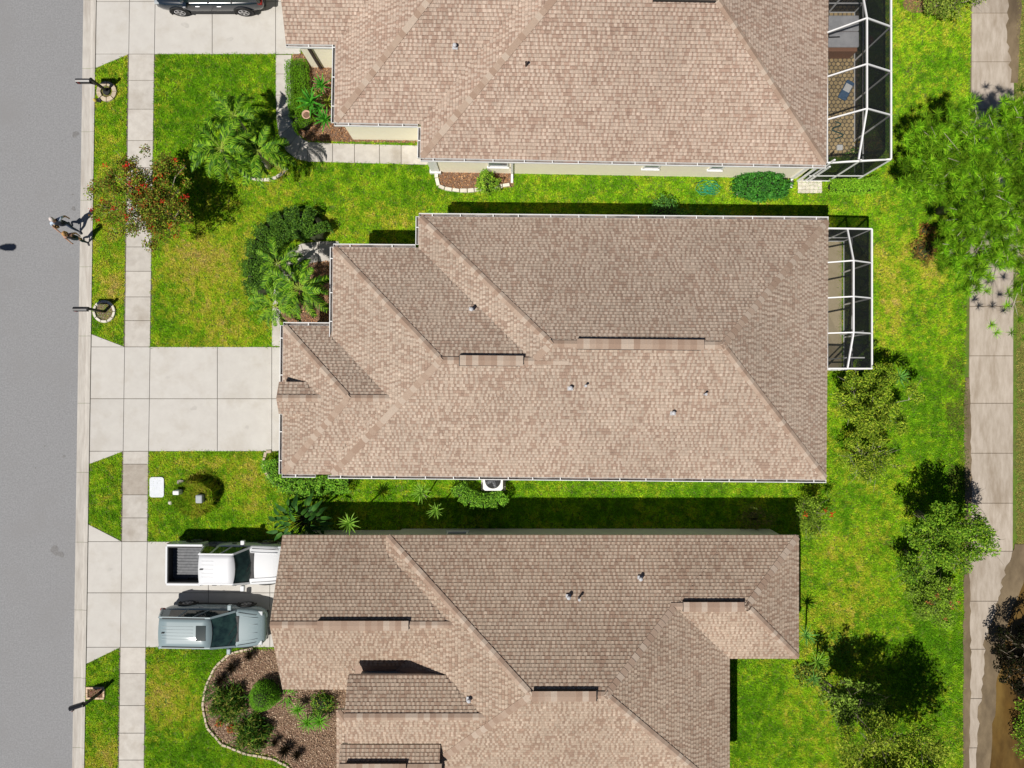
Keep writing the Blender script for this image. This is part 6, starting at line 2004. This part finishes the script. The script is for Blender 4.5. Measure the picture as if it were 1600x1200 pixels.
def person(label, base, rz, h, shirt, sleeve, trousers, hair_mat, long_hair=False, bag=None, stride=0.30, w=1.0, bare_arms=True):
    B = at(*base)
    root = thing('person', label, 'person', (B.x, B.y, 0.03), rz)
    k = h / 1.75
    s = stride
    J = {'pelvis': (0, 0, 0.95, (0.135 * w, 0.11)), 'waist': (0, 0, 1.10, (0.125 * w, 0.10)), 'chest': (0.02, 0, 1.30, (0.155 * w, 0.115)), 'neck0': (0.015, 0, 1.46, (0.075, 0.07)), 'neck': (0.025, 0, 1.52, 0.05),
         'jaw': (0.045, 0, 1.60, (0.065, 0.075)), 'head': (0.03, 0, 1.67, (0.078, 0.092)), 'crown': (0.025, 0, 1.735, (0.05, 0.06))}
    bones = [('pelvis', 'waist'), ('waist', 'chest'), ('chest', 'neck0'), ('neck0', 'neck'), ('neck', 'jaw'), ('jaw', 'head'), ('head', 'crown')]
    for n_, y, f in (('l', 0.10, 1), ('r', -0.10, -1)):
        fx = s * f
        J.update({n_ + 'hip': (0.01, y, 0.88, 0.10), n_ + 'knee': (fx * 0.55 + 0.05, y, 0.50, 0.065), n_ + 'calf': (fx * 0.75 + 0.01, y, 0.34, 0.058), n_ + 'ankle': (fx - 0.02, y, 0.09 + (0.05 if f < 0 else 0), 0.042),
                  n_ + 'heel': (fx - 0.03, y, 0.05 + (0.05 if f < 0 else 0), 0.045), n_ + 'toe': (fx + 0.17, y * 1.15, 0.035, 0.036)})
        bones += [('pelvis', n_ + 'hip'), (n_ + 'hip', n_ + 'knee'), (n_ + 'knee', n_ + 'calf'), (n_ + 'calf', n_ + 'ankle'), (n_ + 'ankle', n_ + 'heel'), (n_ + 'heel', n_ + 'toe')]
        Y = y / abs(y)
        a = -f * 0.5 * s / 0.3
        J.update({n_ + 'shoulder': (0.0, Y * 0.19 * w, 1.42, 0.062), n_ + 'elbow': (-0.03 + a * 0.22, Y * 0.26 * w, 1.13, 0.044), n_ + 'wrist': (0.07 + a * 0.42, Y * 0.25 * w, 0.90, 0.030), n_ + 'palm': (0.09 + a * 0.47, Y * 0.245 * w, 0.84, (0.022, 0.038))})
        bones += [('chest', n_ + 'shoulder'), (n_ + 'shoulder', n_ + 'elbow'), (n_ + 'elbow', n_ + 'wrist'), (n_ + 'wrist', n_ + 'palm')]
        wr = J[n_ + 'palm']
        for i, ln in enumerate((0.07, 0.08, 0.075, 0.06)):
            u = 'fing%d' % i
            J[n_ + u + 'a'] = (wr[0] + 0.028 - i * 0.018, wr[1], wr[2] - 0.045, 0.009)
            J[n_ + u + 'b'] = (wr[0] + 0.032 - i * 0.018, wr[1] - Y * 0.012, wr[2] - 0.045 - ln, 0.008)
            bones += [(n_ + 'palm', n_ + u + 'a'), (n_ + u + 'a', n_ + u + 'b')]
        J[n_ + 'thumb'] = (wr[0] + 0.055, wr[1] - Y * 0.015, wr[2] - 0.03, 0.010)
        bones.append((n_ + 'palm', n_ + 'thumb'))
    J = {q: (v[0] * k, v[1] * k, v[2] * k, tuple(z * k for z in v[3]) if isinstance(v[3], tuple) else v[3] * k) for q, v in J.items()}
    def zone(c, near):
        z = c[2] / k
        if 'palm' in near or 'fing' in near or 'thumb' in near or 'wrist' in near: return 0
        if near in ('neck', 'jaw', 'head', 'crown'): return 0
        if 'elbow' in near: return 0 if bare_arms else 2
        if 'shoulder' in near: return 2
        if 'heel' in near or 'toe' in near or (z < 0.12): return 4
        if 'hip' in near or 'knee' in near or 'calf' in near or 'ankle' in near or z < 0.98: return 3
        return 1
    skin_body('body', J, bones, root, ((SKIN, shirt, sleeve, trousers, SHOE), zone))
    hb = MB()
    hb.lathe([(0.102, -0.045), (0.112, 0.0), (0.104, 0.055), (0.07, 0.098), (0.02, 0.115)], 14)
    hb.v = [((x * 1.04 - 0.02) * k + 0.02 * k, y * 0.92 * k, (z + 1.685) * k - (0.03 if x > 0.06 and z < 0 else 0)) for x, y, z in hb.v]
    if long_hair:
        hb.tube([(-0.07 * k, 0, 1.70 * k), (-0.12 * k, 0, 1.60 * k), (-0.135 * k, 0.0, 1.42 * k), (-0.12 * k, 0, 1.28 * k)], [0.07 * k, 0.085 * k, 0.075 * k, 0.025 * k], 8)
    hb.build('hair', hair_mat, root, smooth=True, subsurf=1)
    fc = MB()
    for yy in (-0.033, 0.033): fc.lathe([(0.004, -0.006), (0.011, 0.0), (0.004, 0.006)], 8, (0.116 * k, yy * k, 1.665 * k))
    fc.build('eye', M['trim'], root)
    fc = MB(); fc.tube([(0.112 * k, 0, 1.665 * k), (0.138 * k, 0, 1.63 * k), (0.118 * k, 0, 1.622 * k)], [0.009, 0.016, 0.011], 6); fc.bar((0.117 * k, -0.024, 1.592 * k), (0.117 * k, 0.024, 1.592 * k), 0.008, 0.01)
    fc.build('nose', SKIN, root, smooth=True)
    for yy in (-1, 1):
        fc = MB(); fc.lathe([(0.012, -0.03), (0.02, 0.0), (0.01, 0.03)], 8, (0.025 * k, yy * 0.088 * k, 1.655 * k)); fc.build('ear', SKIN, root, smooth=True)
    if bag:
        small(root, 'shoulder_bag', bag, (-0.12, 0.10, -0.27 * w, -0.16 * w, 0.86, 1.08), bevel=0.03)
    return root

NAVY = mat('navy_cloth', (0.02, 0.025, 0.04), (0.03, 0.035, 0.055), scale=9)
PBLUE = mat('pale_blue_cloth', (0.42, 0.50, 0.62), (0.48, 0.55, 0.66), scale=9)
JEAN = mat('dark_jeans', (0.025, 0.04, 0.075), (0.04, 0.06, 0.10), scale=9)
TEAL = mat('dark_teal_leggings', (0.01, 0.035, 0.045), (0.02, 0.05, 0.06), scale=9)
BLK = mat('black_cloth', (0.015, 0.014, 0.014), (0.025, 0.024, 0.024), scale=9)
person('walking person with white hair, dark top and pale sleeves at the road edge', (118, 356), R(-62), 1.76, NAVY, PBLUE, JEAN, mat('white_hair', (0.66, 0.58, 0.55), (0.58, 0.5, 0.47), scale=20), bag=mat('tan_bag', (0.36, 0.23, 0.10), (0.3, 0.18, 0.08)), stride=0.27, w=1.3)
person('walking person with long blond hair, black top and bare arms on the curb', (134, 377), R(-70), 1.64, BLK, SKIN, TEAL, mat('blond_hair', (0.50, 0.30, 0.12), (0.34, 0.18, 0.07), scale=20), long_hair=True, stride=0.14, w=0.98)

for px, py, r_, lab in ((1376, 218, 0.6, 'dry tan plant inside the corner of the large cage'), (1352, 236, 0.45, 'small green plant inside the corner of the large cage')):
    q = at(px, py)
    bush('cage_plant', lab, 'plant', 800 + (px - 800) * 0.955, 600 + (py - 600) * 0.955, r_, r_, 0.6, 260, (0.1, 0.22), [(0.26, 0.18, 0.08), (0.14, 0.11, 0.05)] if 'tan' in lab else [(0.06, 0.12, 0.03), (0.1, 0.15, 0.05)], aspect=0.25, lump=0.4, core=0.3)
